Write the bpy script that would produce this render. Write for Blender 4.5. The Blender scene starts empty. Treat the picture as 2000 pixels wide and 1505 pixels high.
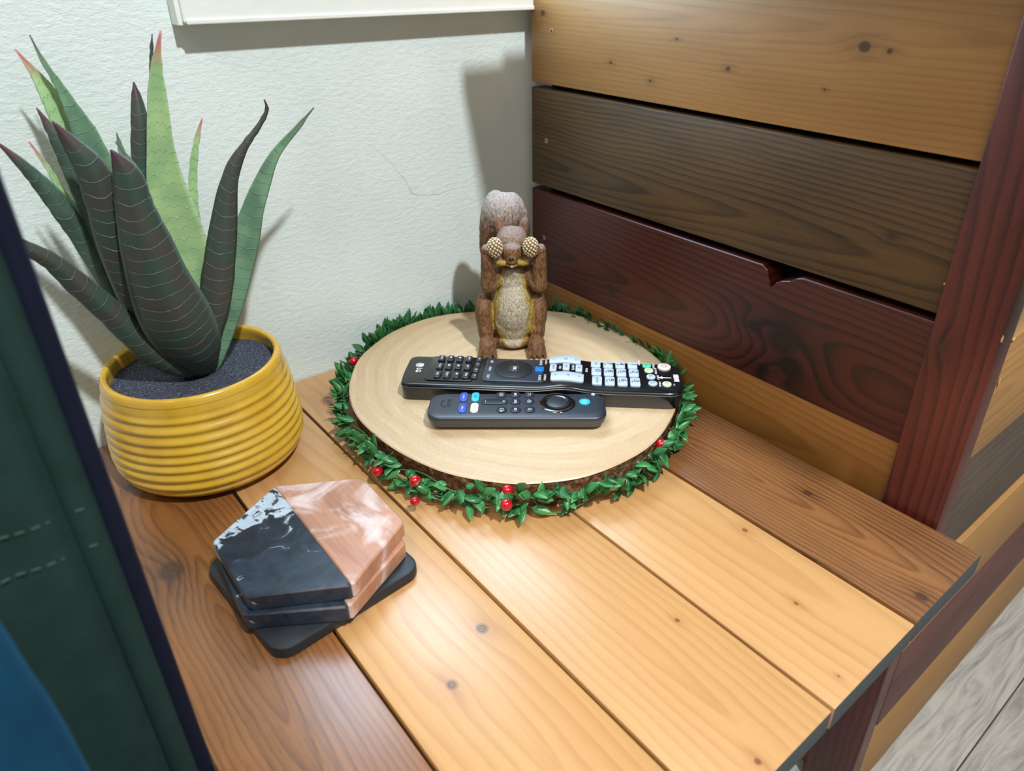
import bpy, bmesh, math, random
from mathutils import Vector, Matrix, noise
random.seed(7)
H = 0.33                       # height of the table top above the floor
SC = bpy.context.scene
COL = SC.collection
PI = math.pi

# ------------------------------------------------------------------ camera, world, light, exposure
cam = bpy.data.cameras.new('camera')
cam.lens = 25.61; cam.sensor_width = 36.0; cam.shift_x = -0.03317; cam.shift_y = -0.0167
cam.clip_start = 0.01
cam.dof.use_dof = True; cam.dof.focus_distance = 0.55; cam.dof.aperture_fstop = 9.0
co = bpy.data.objects.new('camera', cam); COL.objects.link(co)
CX = Vector((0.6415457, 0.7670753, 0.0038111))
CY = Vector((0.3762970, -0.3103800, -0.8729632))
CZ = Vector((-0.6684457, 0.5614799, -0.4877711))
co.matrix_world = Matrix(((CX.x, -CY.x, -CZ.x, 0.588672), (CX.y, -CY.y, -CZ.y, -0.450912),
                          (CX.z, -CY.z, -CZ.z, 0.336 + H), (0, 0, 0, 1)))
SC.camera = co

w = bpy.data.worlds.new('room_light'); SC.world = w; w.use_nodes = True
bg = w.node_tree.nodes['Background']
bg.inputs[0].default_value = (1.0, 0.96, 0.93, 1); bg.inputs[1].default_value = 0.36

def area(name, loc, target, size, energy, color, sy=None):
    l = bpy.data.lights.new(name, 'AREA'); l.energy = energy; l.color = color
    l.shape = 'RECTANGLE' if sy else 'DISK'; l.size = size
    if sy: l.size_y = sy
    o = bpy.data.objects.new(name, l); COL.objects.link(o); o.location = loc
    d = Vector(target) - Vector(loc)
    o.rotation_euler = d.to_track_quat('-Z', 'Y').to_euler()
    return o
area('ceiling_lamp', (1.17, -0.27, 1.51 + H), (0.15, -0.2, H), 0.07, 32.0, (0.93, 0.97, 1.0))
area('warm_fill', (1.1, -1.5, 2.0 + H), (0.15, -0.1, H), 0.9, 26.0, (1.0, 0.88, 0.74))  # added warm fill that lifts the shadows, no actual lamp there

SC.view_settings.view_transform = 'Standard'; SC.view_settings.look = 'None'
SC.view_settings.gamma = 1.0; SC.view_settings.use_curve_mapping = False
SC.view_settings.exposure = 0.0

# ------------------------------------------------------------------ helpers
def rgb(h):
    h = h.lstrip('#'); c = [int(h[i:i+2], 16)/255 for i in (0, 2, 4)]
    return tuple((x/12.92 if x <= .04045 else ((x+.055)/1.055)**2.4) for x in c) + (1,)

def thing(name, label, cat, loc=(0, 0, 0), rot=0.0, group=None):
    o = bpy.data.objects.new(name, None); COL.objects.link(o); o.empty_display_size = .02
    o.location = (loc[0], loc[1], loc[2] + H); o.rotation_euler = (0, 0, rot)
    o['label'] = label; o['category'] = cat
    if group: o['group'] = group
    return o

def link(name, me, mat=None, parent=None, loc=(0, 0, 0), rot=None, label=None, kind=None):
    o = bpy.data.objects.new(name, me); COL.objects.link(o)
    if mat is not None:
        for m in (mat if isinstance(mat, (list, tuple)) else [mat]): 
            if len(me.materials) < (len(mat) if isinstance(mat, (list, tuple)) else 1): me.materials.append(m)
    if parent is not None: o.parent = parent
    o.location = loc
    if rot is not None: o.rotation_euler = rot
    if label: o['label'] = label
    if kind: o['kind'] = kind
    return o

def mesh(name, bm, smooth=False, angle=None):
    bmesh.ops.recalc_face_normals(bm, faces=bm.faces)
    me = bpy.data.meshes.new(name); bm.to_mesh(me); bm.free()
    if smooth:
        for p in me.polygons: p.use_smooth = True
        if angle: me.set_sharp_from_angle(angle=math.radians(angle))
    return me

def box(bm, x0, x1, y0, y1, z0, z1, bev=0.0, seg=2):
    b2 = bmesh.new()
    bmesh.ops.create_cube(b2, size=1)
    for v in b2.verts:
        v.co = Vector(((x0+x1)/2 + v.co.x*(x1-x0), (y0+y1)/2 + v.co.y*(y1-y0), (z0+z1)/2 + v.co.z*(z1-z0)))
    if bev: bmesh.ops.bevel(b2, geom=b2.edges[:], offset=bev, segments=seg, profile=.5, affect='EDGES')
    merge(bm, b2)

def merge(bm, b2, mat=None):
    mp = {}
    for v in b2.verts: mp[v] = bm.verts.new(mat @ v.co if mat else v.co)
    for f in b2.faces:
        try: nf = bm.faces.new([mp[v] for v in f.verts]); nf.material_index = f.material_index
        except ValueError: pass
    b2.free()

def rings(bm, rs, cap=True, close=True):
    """loft a list of closed rings of points"""
    vs = [[bm.verts.new(p) for p in r] for r in rs]
    n = len(vs[0])
    for a, b in zip(vs, vs[1:]):
        for i in range(n if close else n-1):
            j = (i+1) % n
            bm.faces.new((a[i], a[j], b[j], b[i]))
    if cap:
        bm.faces.new(list(reversed(vs[0]))); bm.faces.new(vs[-1])
    return vs

def rrect(cx, cy, w, h, r, n=5):
    r = max(min(r, w/2-1e-6, h/2-1e-6), 1e-6); pts = []
    for sx, sy, a0 in ((1, 1, 0), (-1, 1, PI/2), (-1, -1, PI), (1, -1, 1.5*PI)):
        for k in range(n+1):
            a = a0 + k*PI/2/n
            pts.append((cx + sx*(w/2-r) + r*math.cos(a), cy + sy*(h/2-r) + r*math.sin(a)))
    return pts

def rbox(bm, cx, cy, w, h, r, z0, z1, b=0.0, n=5, b0=0.0):
    rs = []
    if b0: rs.append([(x, y, z0) for x, y in rrect(cx, cy, w-2*b0, h-2*b0, r-b0, n)])
    rs.append([(x, y, z0+b0) for x, y in rrect(cx, cy, w, h, r, n)])
    if b:
        rs.append([(x, y, z1-b) for x, y in rrect(cx, cy, w, h, r, n)])
        rs.append([(x, y, z1-.3*b) for x, y in rrect(cx, cy, w-.6*b, h-.6*b, r-.3*b, n)])
        rs.append([(x, y, z1) for x, y in rrect(cx, cy, w-2*b, h-2*b, r-b, n)])
    else: rs.append([(x, y, z1) for x, y in rrect(cx, cy, w, h, r, n)])
    rings(bm, rs)

def disc(bm, cx, cy, r, z0, z1, n=28, b=0.0, ry=None):
    ry = ry or r
    def c(s, z): return [(cx+(r-s)*math.cos(2*PI*i/n), cy+(ry-s)*math.sin(2*PI*i/n), z) for i in range(n)]
    rs = [c(0, z0)]
    if b: rs += [c(0, z1-b), c(.3*b, z1-.3*b), c(b, z1)]
    else: rs.append(c(0, z1))
    rings(bm, rs)

def tube(bm, pts, r, n=6, cap=True):
    pts = [Vector(p) for p in pts]; rs = []
    up = Vector((0, 0, 1))
    for i, p in enumerate(pts):
        t = (pts[min(i+1, len(pts)-1)] - pts[max(i-1, 0)]).normalized()
        a = t.cross(up); a = a.normalized() if a.length > 1e-4 else Vector((1, 0, 0))
        b = a.cross(t).normalized(); rr = r[i] if isinstance(r, (list, tuple)) else r
        rs.append([p + a*rr*math.cos(2*PI*k/n) + b*rr*math.sin(2*PI*k/n) for k in range(n)])
    rings(bm, rs, cap)

def ell(bm, c, r, rot=None, u=16, v=12):
    b2 = bmesh.new(); bmesh.ops.create_uvsphere(b2, u_segments=u, v_segments=v, radius=1)
    M = Matrix.Translation(c) @ (rot.to_4x4() if rot else Matrix.Identity(4)) @ Matrix.Diagonal((r[0], r[1], r[2], 1))
    merge(bm, b2, M)

def cap_limb(bm, a, b, ra, rb, n=12):
    a = Vector(a); b = Vector(b); t = (b-a).normalized(); q = t.to_track_quat('Z', 'Y').to_matrix()
    rs = []
    for k in range(5):
        an = -PI/2 + k*PI/2/5 + .12; rs.append((a + t*ra*math.sin(an), ra*math.cos(an)))
    for k in range(6):
        an = k*PI/2/5.6; rs.append((b + t*rb*math.sin(an), rb*math.cos(an)))
    rings(bm, [[c + q @ Vector((rr*math.cos(2*PI*i/n), rr*math.sin(2*PI*i/n), 0)) for i in range(n)] for c, rr in rs])

def spl(pts, n):
    """Catmull-Rom through tuples of any length"""
    out = []; m = len(pts)
    for i in range(n):
        s = i*(m-1)/(n-1); k = min(int(s), m-2); t = s-k
        p0, p1, p2, p3 = pts[max(k-1, 0)], pts[k], pts[k+1], pts[min(k+2, m-1)]
        out.append(tuple(.5*((2*b) + (-a+c)*t + (2*a-5*b+4*c-d)*t*t + (-a+3*b-3*c+d)*t**3) for a, b, c, d in zip(p0, p1, p2, p3)))
    return out

# ------------------------------------------------------------------ node helpers
class NT:
    def __init__(s, name):
        s.m = bpy.data.materials.new(name); s.m.use_nodes = True; s.t = s.m.node_tree; s.n = s.t.nodes
        s.b = s.n['Principled BSDF']
    def put(s, sock, v):
        if v is None: return
        if hasattr(v, 'is_output') or isinstance(v, bpy.types.NodeSocket): s.t.links.new(v, sock)
        else: sock.default_value = v
    def math(s, op, a, b=None, c=None, clamp=False):
        n = s.n.new('ShaderNodeMath'); n.operation = op; n.use_clamp = clamp
        s.put(n.inputs[0], a); s.put(n.inputs[1], b); s.put(n.inputs[2], c); return n.outputs[0]
    def vec(s, x=0., y=0., z=0.):
        n = s.n.new('ShaderNodeCombineXYZ'); s.put(n.inputs[0], x); s.put(n.inputs[1], y); s.put(n.inputs[2], z); return n.outputs[0]
    def obj(s):
        n = s.n.new('ShaderNodeTexCoord'); return n.outputs['Object']
    def sep(s, v):
        n = s.n.new('ShaderNodeSeparateXYZ'); s.put(n.inputs[0], v); return n.outputs
    def noise(s, v, scale=5., detail=3., rough=.5, dist=0.):
        n = s.n.new('ShaderNodeTexNoise'); s.put(n.inputs['Vector'], v); n.inputs['Scale'].default_value = scale
        n.inputs['Detail'].default_value = detail; n.inputs['Roughness'].default_value = rough; n.inputs['Distortion'].default_value = dist
        return n.outputs['Fac']
    def voro(s, v, scale=5., feature='F1', rnd=1.):
        n = s.n.new('ShaderNodeTexVoronoi'); n.feature = feature; s.put(n.inputs['Vector'], v); n.inputs['Scale'].default_value = scale
        n.inputs['Randomness'].default_value = rnd
        return n.outputs['Distance']
    def smooth(s, v, a, b, lo=0., hi=1.):
        n = s.n.new('ShaderNodeMapRange'); n.interpolation_type = 'SMOOTHSTEP'
        s.put(n.inputs['Value'], v); n.inputs['From Min'].default_value = a; n.inputs['From Max'].default_value = b
        n.inputs['To Min'].default_value = lo; n.inputs['To Max'].default_value = hi; return n.outputs[0]
    def ramp(s, v, stops):
        n = s.n.new('ShaderNodeValToRGB'); s.put(n.inputs[0], v); e = n.color_ramp.elements
        while len(e) > 1: e.remove(e[-1])
        e[0].position = stops[0][0]; e[0].color = stops[0][1] if isinstance(stops[0][1], tuple) else (stops[0][1],)*3+(1,)
        for p, c in stops[1:]:
            k = e.new(p); k.color = c if isinstance(c, tuple) else (c, c, c, 1)
        return n.outputs[0]
    def mix(s, f, a, b, mode='MIX'):
        n = s.n.new('ShaderNodeMix'); n.data_type = 'RGBA'; n.blend_type = mode
        s.put(n.inputs[0], f); s.put(n.inputs[6], a); s.put(n.inputs[7], b); return n.outputs[2]
    def attr(s, name):
        n = s.n.new('ShaderNodeAttribute'); n.attribute_name = name; return n
    def bump(s, h, dist=.001, strength=1., normal=None):
        n = s.n.new('ShaderNodeBump'); s.put(n.inputs['Height'], h); n.inputs['Distance'].default_value = dist
        n.inputs['Strength'].default_value = strength
        if normal is not None: s.put(n.inputs['Normal'], normal)
        return n.outputs[0]
    def out(s, color=None, rough=None, normal=None, spec=None, coat=None, coat_rough=None, metal=None):
        s.put(s.b.inputs['Base Color'], color); s.put(s.b.inputs['Roughness'], rough); s.put(s.b.inputs['Normal'], normal)
        s.put(s.b.inputs['Specular IOR Level'], spec); s.put(s.b.inputs['Coat Weight'], coat)
        s.put(s.b.inputs['Coat Roughness'], coat_rough); s.put(s.b.inputs['Metallic'], metal)
        return s.m

def plain(name, col, rough=.5, spec=.5, coat=None, metal=None, bump=None):
    t = NT(name); n = None
    if bump: n = t.bump(t.noise(t.obj(), bump[0], 3.), bump[1], 1.)
    return t.out(rgb(col), rough, n, spec, coat, .08 if coat else None, metal)

def wood(name, light, dark, uv='xy', v0=0., d0=.02, slope=.12, u0=0., freq=150., ringk=.55, fibre=.35, blotch=.25,
         knots=(), rough=.42, spec=.5, seed=0., knotcol='#3a2416', amp=.02, bumpd=.00006, glare=None):
    t = NT(name); x, y, z = t.sep(t.obj()); U, V = {'xy': (x, y), 'xz': (x, z), 'zx': (z, x), 'yz': (y, z)}[uv]
    M = t.math
    n1 = t.noise(t.vec(M('MULTIPLY', U, 5.), M('MULTIPLY', V, 16.), seed), 1., 3.)
    nn = M('MULTIPLY', M('SUBTRACT', n1, .5), amp)
    n2 = t.noise(t.vec(M('MULTIPLY', U, 22.), M('MULTIPLY', V, 60.), seed+3), 1., 2.)
    nn = M('ADD', nn, M('MULTIPLY', M('SUBTRACT', n2, .5), amp*.15))
    dv = M('ADD', M('SUBTRACT', V, v0), nn)
    dd = M('ADD', M('MULTIPLY', M('SUBTRACT', U, u0), slope), d0)
    r = M('SQRT', M('ADD', M('MULTIPLY', dv, dv), M('MULTIPLY', dd, dd)))
    kmask = None; halo = None
    for i, k in enumerate(knots):
        ku, kv, ks = k[:3]; sg = k[3] if len(k) > 3 else 1.
        a = M('SUBTRACT', U, ku); b = M('SUBTRACT', V, kv)
        q = M('ADD', M('MULTIPLY', M('MULTIPLY', a, a), 1./(ks*3.6)**2), M('MULTIPLY', M('MULTIPLY', b, b), 1./(ks*1.9)**2))
        e = M('EXPONENT', M('MULTIPLY', q, -1.))
        r = M('ADD', r, M('MULTIPLY', e, ks*.85*sg))
        q2 = M('SQRT', M('ADD', M('MULTIPLY', M('MULTIPLY', a, a), .7), M('MULTIPLY', b, b)))
        q2 = M('ADD', q2, M('MULTIPLY', M('SUBTRACT', n2, .5), ks*.8))
        m = M('MULTIPLY', t.smooth(q2, ks*.5, ks*.95, 1., 0.), M('ADD', M('MULTIPLY', M('SINE', M('MULTIPLY', q2, 9./ks*2)), .18), .8))
        h = M('MULTIPLY', e, .5)
        kmask = m if kmask is None else M('MAXIMUM', kmask, m)
        halo = h if halo is None else M('MAXIMUM', halo, h)
    fr = M('FRACT', M('MULTIPLY', r, freq))
    ring = t.ramp(fr, [(0., .05), (.45, .22), (.78, .9), (.88, 1.), (1., .05)])
    fib = t.noise(t.vec(M('MULTIPLY', U, 14.), M('MULTIPLY', V, 420.), seed+1), 1., 4., .6)
    fib2 = t.noise(t.vec(M('MULTIPLY', U, 160.), M('MULTIPLY', V, 1500.), seed+5), 1., 2., .6)
    bl = t.noise(t.vec(M('MULTIPLY', U, 7.), M('MULTIPLY', V, 24.), seed+9), 1., 3.)
    f = M('MULTIPLY', ring, ringk)
    f = M('ADD', f, M('MULTIPLY', M('SUBTRACT', fib, .45), fibre*1.8))
    f = M('ADD', f, M('MULTIPLY', M('SUBTRACT', fib2, .5), fibre*.8))
    f = M('ADD', f, M('MULTIPLY', M('SUBTRACT', bl, .45), blotch*2.2))
    if halo is not None: f = M('ADD', f, M('MULTIPLY', halo, .75))
    f = M('ADD', f, .08, clamp=True)
    col = t.mix(f, rgb(light), rgb(dark))
    if kmask is not None: col = t.mix(kmask, col, rgb(knotcol))
    if glare:
        hz = t.noise(t.obj(), glare[1], 4., .6, .8); col = t.mix(M('MULTIPLY', t.smooth(hz, .46, .66), glare[2]), col, rgb(glare[0]))
    hgt = M('SUBTRACT', M('ADD', M('MULTIPLY', fib, .5), M('MULTIPLY', fib2, .4)), M('MULTIPLY', ring, .3))
    ro = M('ADD', M('MULTIPLY', fib, .12), rough-.06)
    return t.out(col, ro, t.bump(hgt, bumpd, .6), spec)

def text(body, size, mat, parent, loc, rot=-PI/2, name='lettering', th=.00006, bold=0., sx=1.):
    c = bpy.data.curves.new(name, 'FONT'); c.body = body; c.size = size; c.align_x = 'CENTER'; c.align_y = 'CENTER'
    c.extrude = th; c.offset = bold; c.resolution_u = 2
    tmp = bpy.data.objects.new('tmp', c); COL.objects.link(tmp)
    dg = bpy.context.evaluated_depsgraph_get()
    me = bpy.data.meshes.new_from_object(tmp.evaluated_get(dg)); bpy.data.objects.remove(tmp)
    if sx != 1.:
        for v in me.vertices: v.co.x *= sx
    me.materials.clear()
    return link(name, me, mat, parent, loc, (0, 0, rot))
# ------------------------------------------------------------------ the room
def structure(o): o['kind'] = 'structure'; return o

t = NT('wall_paint'); P = t.obj(); x, y, z = t.sep(P)
v2 = t.vec(x, t.math('MULTIPLY', y, .62), t.math('MULTIPLY', z, 1.25))
a = t.noise(v2, 700., 3., .6); b = t.noise(v2, 230., 2., .5); c = t.noise(P, 9., 3.)
hh = t.math('ADD', t.math('MULTIPLY', a, .5), t.math('MULTIPLY', b, .9))
WALL = t.out(t.mix(t.smooth(c, .35, .7), rgb('#dae5e2'), rgb('#d1ddd9')), .42, t.bump(hh, .0008, .8), .45)
bm = bmesh.new(); box(bm, -.06, 0, -1.6, 1.6, 0, 2.3)
wall = structure(link('wall_left', mesh('wall_left', bm), WALL))
crk = [(-.1566, .1979), (-.1460, .1895), (-.1364, .1783), (-.1300, .1690), (-.1250, .1628), (-.1212, .1550), (-.1184, .1485), (-.1120, .1462), (-.1051, .1446), (-.0980, .1440), (-.0883, .1431), (-.0800, .1445), (-.0719, .1452)]
bm = bmesh.new(); tube(bm, [(.0, p[0], p[1]+H) for p in crk], [.00006+.00014*min(i, 12-i)/6 + (.00010 if i > 5 else 0) for i in range(13)], 5)
link('crack', mesh('crack', bm), plain('crack_paint', '#9aa09a', .8), wall, label='hairline crack in the wall paint')

WHITE = plain('trim_paint', '#e4e8e2', .32, .5, bump=(60., .0006))
# window above the table: painted casing, frame and lit pane
bm = bmesh.new()
box(bm, 0, .0175, -.2905, .31, H+.2985, H+.3215, .0012)
box(bm, 0, .0145, -.2935, -.2885, H+.2970, H+.3215, .0006)
box(bm, .0155, .0190, -.2890, .31, H+.2975, H+.3008, .0008)
box(bm, 0, .0175, -.2905, -.245, H+.3215, H+.66, .0012)
box(bm, 0, .0175, .25, .31, H+.3215, H+.66, .0012)
box(bm, 0, .0175, -.2905, .31, H+.66, H+.72, .0012)
casing = structure(link('window_1', mesh('window_1', bm), WHITE))
t = NT('window_glow'); t.b.inputs['Emission Color'].default_value = (.56, .78, 1., 1); t.b.inputs['Emission Strength'].default_value = 12.0
t.out(rgb('#8fa6b8'), .1)
bm = bmesh.new(); box(bm, .0005, .003, -.245, .25, H+.3215, H+.66); link('window_pane', mesh('pane', bm), t.m, casing)
bm = bmesh.new(); box(bm, .003, .012, -.003, .003, H+.3215, H+.66, .001); link('window_mullion', mesh('mullion', bm), WHITE, casing)
bm = bmesh.new(); box(bm, 0, .012, -1.6, 1.6, .0, .09, .003); structure(link('baseboard_left', mesh('baseboard', bm), WHITE))

# floor of grey vinyl planks running along y
t = NT('grey_vinyl_plank'); x, y, z = t.sep(t.obj()); M = t.math
inf = t.n.new('ShaderNodeObjectInfo').outputs['Random']
n0 = t.noise(t.vec(M('MULTIPLY', x, 30.), M('MULTIPLY', y, 4.), M('MULTIPLY', inf, 40.)), 1., 3.)
n1 = t.noise(t.vec(M('ADD', M('MULTIPLY', x, 260.), M('MULTIPLY', n0, 14.)), M('MULTIPLY', y, 14.), M('MULTIPLY', inf, 40.)), 1., 4., .62)
f = M('ADD', M('MULTIPLY', n1, 1.1), M('MULTIPLY', inf, .12))
VIN = t.out(t.ramp(f, [(.3, rgb('#676663')), (.5, rgb('#8b8a85')), (.75, rgb('#aaa8a1'))]), .5, t.bump(n1, .0003, .5), .4)
bm = bmesh.new(); box(bm, -.06, 2.2, -1.6, 1.6, -.03, -.003); floor = structure(link('floor', mesh('floor', bm), plain('floor_joint', '#4a4946', .8)))
pm = {}
i = 0; xx = .5205 - .152*4
while xx < 2.1:
    y0 = -1.6 + (.55*i) % 1.1
    segs = [-1.6, y0, y0+1.1, y0+2.2, 1.6] if y0 > -1.59 else [-1.6, -.5, .6, 1.6]
    segs = [max(-1.6, min(1.6, s)) for s in segs]
    for ya, yb in zip(segs, segs[1:]):
        if yb-ya < .02: continue
        bm = bmesh.new(); box(bm, xx+.0006, xx+.1514, ya+.0006, yb-.0006, -.004, 0, .0006, 1)
        link('vinyl_plank', mesh('vinyl_plank', bm), VIN, floor)
    xx += .152; i += 1

# ------------------------------------------------------------------ bench table
table = thing('bench_table', 'low plank-topped side table in the corner, honey and dark stained boards', 'table', (0.25, -.22, -H))
TO = Vector((-0.25, .22, H))          # puts part meshes written in table-top coordinates in place
END = plain('slate_edge_paint', '#3d4447', .6, .4, bump=(300., .0008))
E_X = 0.4993
Lc, Dc = '#c79a64', '#9c6a3a'
ts = [  # y0, y1, material, right end, label
 (-.4355, -.3568, wood('walnut_stain_front', '#8f5d32', '#4c2b14', v0=-.400, d0=.008, slope=.10, u0=.33, freq=250., ringk=.40, fibre=.46, blotch=.42, amp=.024,
    knots=[(.1790, -.4150, .0100), (.0717, -.4108, .0050), (.44, -.385, .005)], rough=.33, spec=.8, seed=1.), .4990, 'dark walnut-stained board along the front'),
 (-.3548, -.2720, wood('honey_stain_a', Lc, Dc, v0=-.312, d0=.004, slope=.085, u0=.405, freq=120., ringk=.30, fibre=.22, blotch=.16, amp=.022,
    knots=[(.3407, -.2900, .0048), (.3608, -.3241, .0044)], rough=.35, spec=.9, seed=2., knotcol='#59422e'), .4993, None),
 (-.2700, -.1822, wood('honey_stain_b', Lc, Dc, v0=-.226, d0=.004, slope=.075, u0=.44, freq=150., ringk=.28, fibre=.22, blotch=.16, amp=.018,
    knots=[(.4086, -.1985, .0018), (.4908, -.2345, .0022), (.0511, -.2484, .0075)], rough=.35, spec=.9, seed=5., knotcol='#6e3a1c'), .4991, None),
 (-.1802, -.0944, wood('honey_stain_c', Lc, Dc, v0=-.115, d0=.012, slope=.05, u0=.38, freq=120., ringk=.26, fibre=.20, blotch=.18, amp=.02,
    knots=[(.3864, -.1043, .0026), (.4457, -.1338, .0020), (.4897, -.1606, .0010)], rough=.35, spec=.9, seed=8., knotcol='#7a4a26'), .4995, None),
 (-.0916, -.0040, wood('walnut_stain_back', '#8a5c34', '#472a15', v0=-.050, d0=.010, slope=.10, u0=.43, freq=260., ringk=.5, fibre=.5, blotch=.35, amp=.018,
    knots=[(.3912, -.0362, .0034), (.4914, -.0705, .005)], rough=.36, spec=.7, seed=11.), .4993, 'dark walnut-stained board at the back'),
]
for y0, y1, m, xe, lab in ts:
    bm = bmesh.new(); box(bm, .0015, xe, y0, y1, -.0175, 0, .0011, 2)
    for f in bm.faces:
        if f.calc_center_median().x > xe-.0004 : f.material_index = 1
    me = mesh('tabletop_board', bm, True, 40); me.materials.append(m); me.materials.append(END)
    link('tabletop_board', me, None, table, TO, label=lab)
MAH = wood('mahogany_stain', '#5e2419', '#260b08', 'zx', v0=.42, d0=.012, slope=.06, u0=.0, freq=170., ringk=.55, fibre=.45, blotch=.35, amp=.012, rough=.42, seed=21.,
           knots=[(.125, .438, .004)])
bm = bmesh.new(); box(bm, .01, .485, -.425, -.405, -.060, -.0176, .001)
link('apron', mesh('apron', bm), MAH, table, TO)
bm = bmesh.new(); box(bm, .01, .42, -.030, -.012, -.060, -.0176, .001); link('apron', mesh('apron', bm), MAH, table, TO)
for lx, ly in ((.012, -.403), (.375, -.403), (.012, -.052), (.330, -.052)):
    bm = bmesh.new(); box(bm, lx, lx+.038, ly, ly+.02, -H, -.0177, .001); link('leg', mesh('leg', bm), MAH, table, TO)

# ------------------------------------------------------------------ plank-built sofa whose end panel rises behind the table
sofa = thing('plank_sofa', 'wooden sofa end built of tan, brown and mahogany planks behind the table', 'sofa', (.24, .3, -H))
SO = Vector((-.24, -.3, H))
tan1 = wood('tan_stain_top', '#9d7340', '#664522', 'xz', v0=.300, d0=.002, slope=.035, u0=.05, freq=260., ringk=.24, fibre=.30, blotch=.34, amp=.012, rough=.5, seed=31.,
            knots=[(.0309, .2956, .0030), (.3407, .2912, .0042), (.1201, .2622, .0017), (.2403, .2688, .0019), (.1658, .2526, .0016), (.3572, .2896, .0022), (.3192, .2635, .0010), (.19, .285, .0012)], knotcol='#2c1b12')
olive = wood('olive_brown_stain', '#5a4224', '#1c130c', 'xz', v0=.165, d0=.004, slope=.040, u0=-.12, freq=250., ringk=.55, fibre=.42, blotch=.42, amp=.016, rough=.48, seed=37.,
             knots=[(.3847, .1801, .0022)])
mahp = wood('mahogany_stain_panel', '#522017', '#1c0807', 'xz', v0=.075, d0=.006, slope=.06, u0=-.1, freq=230., ringk=.6, fibre=.35, blotch=.34, amp=.014, rough=.42, seed=41.,
            knots=[(.135, .0623, .0030), (.2950, .083, .0065), (.322, .080, .0135), (.332, .062, .0110), (.310, .050, .006)], knotcol='#160605')
tanb = wood('tan_stain_low', '#96642c', '#633d18', 'xz', v0=.0, d0=.01, slope=.04, freq=200., ringk=.4, fibre=.28, blotch=.22, rough=.42, seed=43.)
tanc = wood('tan_stain_cap', '#96642c', '#5c3717', 'xz', v0=.36, d0=.01, slope=.04, freq=200., ringk=.4, fibre=.28, blotch=.22, rough=.5, seed=44.)
PX0, PX1 = .0140, .4283
def board(z0, z1, m, x0=PX0, x1=PX1, y0=.012, y1=.030, name='panel_board', label=None, bev=.0012):
    bm = bmesh.new(); box(bm, x0, x1, y0, y1, z0, z1, bev); me = mesh(name, bm, True, 40)
    return link(name, me, m, sofa, SO, label=label)
board(.3310, .4200, tanc, name='panel_board', label='tan stained board at the top of the panel')
board(.2362, .3265, tan1, label='tan stained board with dark knots')
board(.1404, .2318, olive, label='olive-brown stained board')
# mahogany board with the broken notch in its top edge
def notch_board():
    bm = bmesh.new(); z0, z1 = .0395, .1348
    top = [(PX0, z1), (.2935, z1), (.2985, .1318), (.3010, .1262), (.3035, .1195), (.3075, .1245), (.3120, .1272), (.3185, .1292), (.3240, .1330), (.3290, z1), (PX1, z1)]
    pts = [(PX0, z0), (PX1, z0)] + top[::-1]
    rings(bm, [[(p[0], .030, p[1]) for p in pts], [(p[0], .0128, p[1]) for p in pts], [(p[0] + (0.0008 if p[0] < .1 else (-.0008 if p[0] > .42 else 0)), .012, p[1] + (.0008 if p[1] < .05 else -.0008)) for p in pts]])
    return mesh('panel_board', bm)
link('panel_board', notch_board(), mahp, sofa, SO, label='mahogany stained board with a broken knot notch')
board(-.0520, .0402, tanb, label='lowest tan board just above the table')
board(-.1460, -.0560, olive); board(-.2400, -.1500, mahp)
board(-.3300, -.2440, tanb)
bm = bmesh.new(); box(bm, .022, .060, .0302, .050, -.33, .420, .001); link('back_post', mesh('post', bm), MAH, sofa, SO)
bm = bmesh.new(); box(bm, .062, .4283, .0305, .0335, -.33, .4200); link('gap_shade_sheet', mesh('shade_sheet', bm), plain('gap_shade', '#0e1016', .9, .1), sofa, SO)  # near-black sheet added to stop light and darken the gaps between boards
# screws at the wall end of each board
BR = plain('brass_screw', '#b7a68a', .4, .5, metal=.3); DK = plain('screw_slot', '#15110d', .7)
for sx, sz in ((.0438, .2817), (.0366, .1847), (.0339, .0868)):
    bm = bmesh.new()
    b2 = bmesh.new(); disc(b2, 0, 0, .0022, 0, .0006, 16, .0002); merge(bm, b2, Matrix.Translation((sx, .0122, sz)) @ Matrix.Rotation(PI/2, 4, 'X'))
    s = link('screw', mesh('screw', bm), BR, sofa, SO)
    bm = bmesh.new(); box(bm, sx-.0013, sx+.0013, .0114, .0117, sz-.0003, sz+.0003); box(bm, sx-.0003, sx+.0003, .0114, .0117, sz-.0013, sz+.0013)
    link('screw_slot', mesh('slot', bm), DK, s)
# corner post
CH = plain('bare_wood_chip', '#c9a468', .6)
bm = bmesh.new(); box(bm, .4286, .4684, 0, .0196, -H, .4200, .0013)
post = link('corner_post', mesh('corner_post', bm, True, 40), MAH, sofa, SO, label='mahogany stained corner post')
def chip(c, s, seed):
    random.seed(seed); bm = bmesh.new(); ell(bm, c, s, None, 7, 5)
    for v in bm.verts: v.co += Vector((random.uniform(-1, 1)*s[0], random.uniform(-1, 1)*s[1], random.uniform(-1, 1)*s[2]))*.45
    return mesh('chip', bm)
link('chip', chip((.4680, .0004, .1435), (.0005, .0005, .0022), 1), CH, post)
link('chip', chip((.4284, .0002, .1655), (.0003, .0003, .0008), 4), CH, post)
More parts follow.
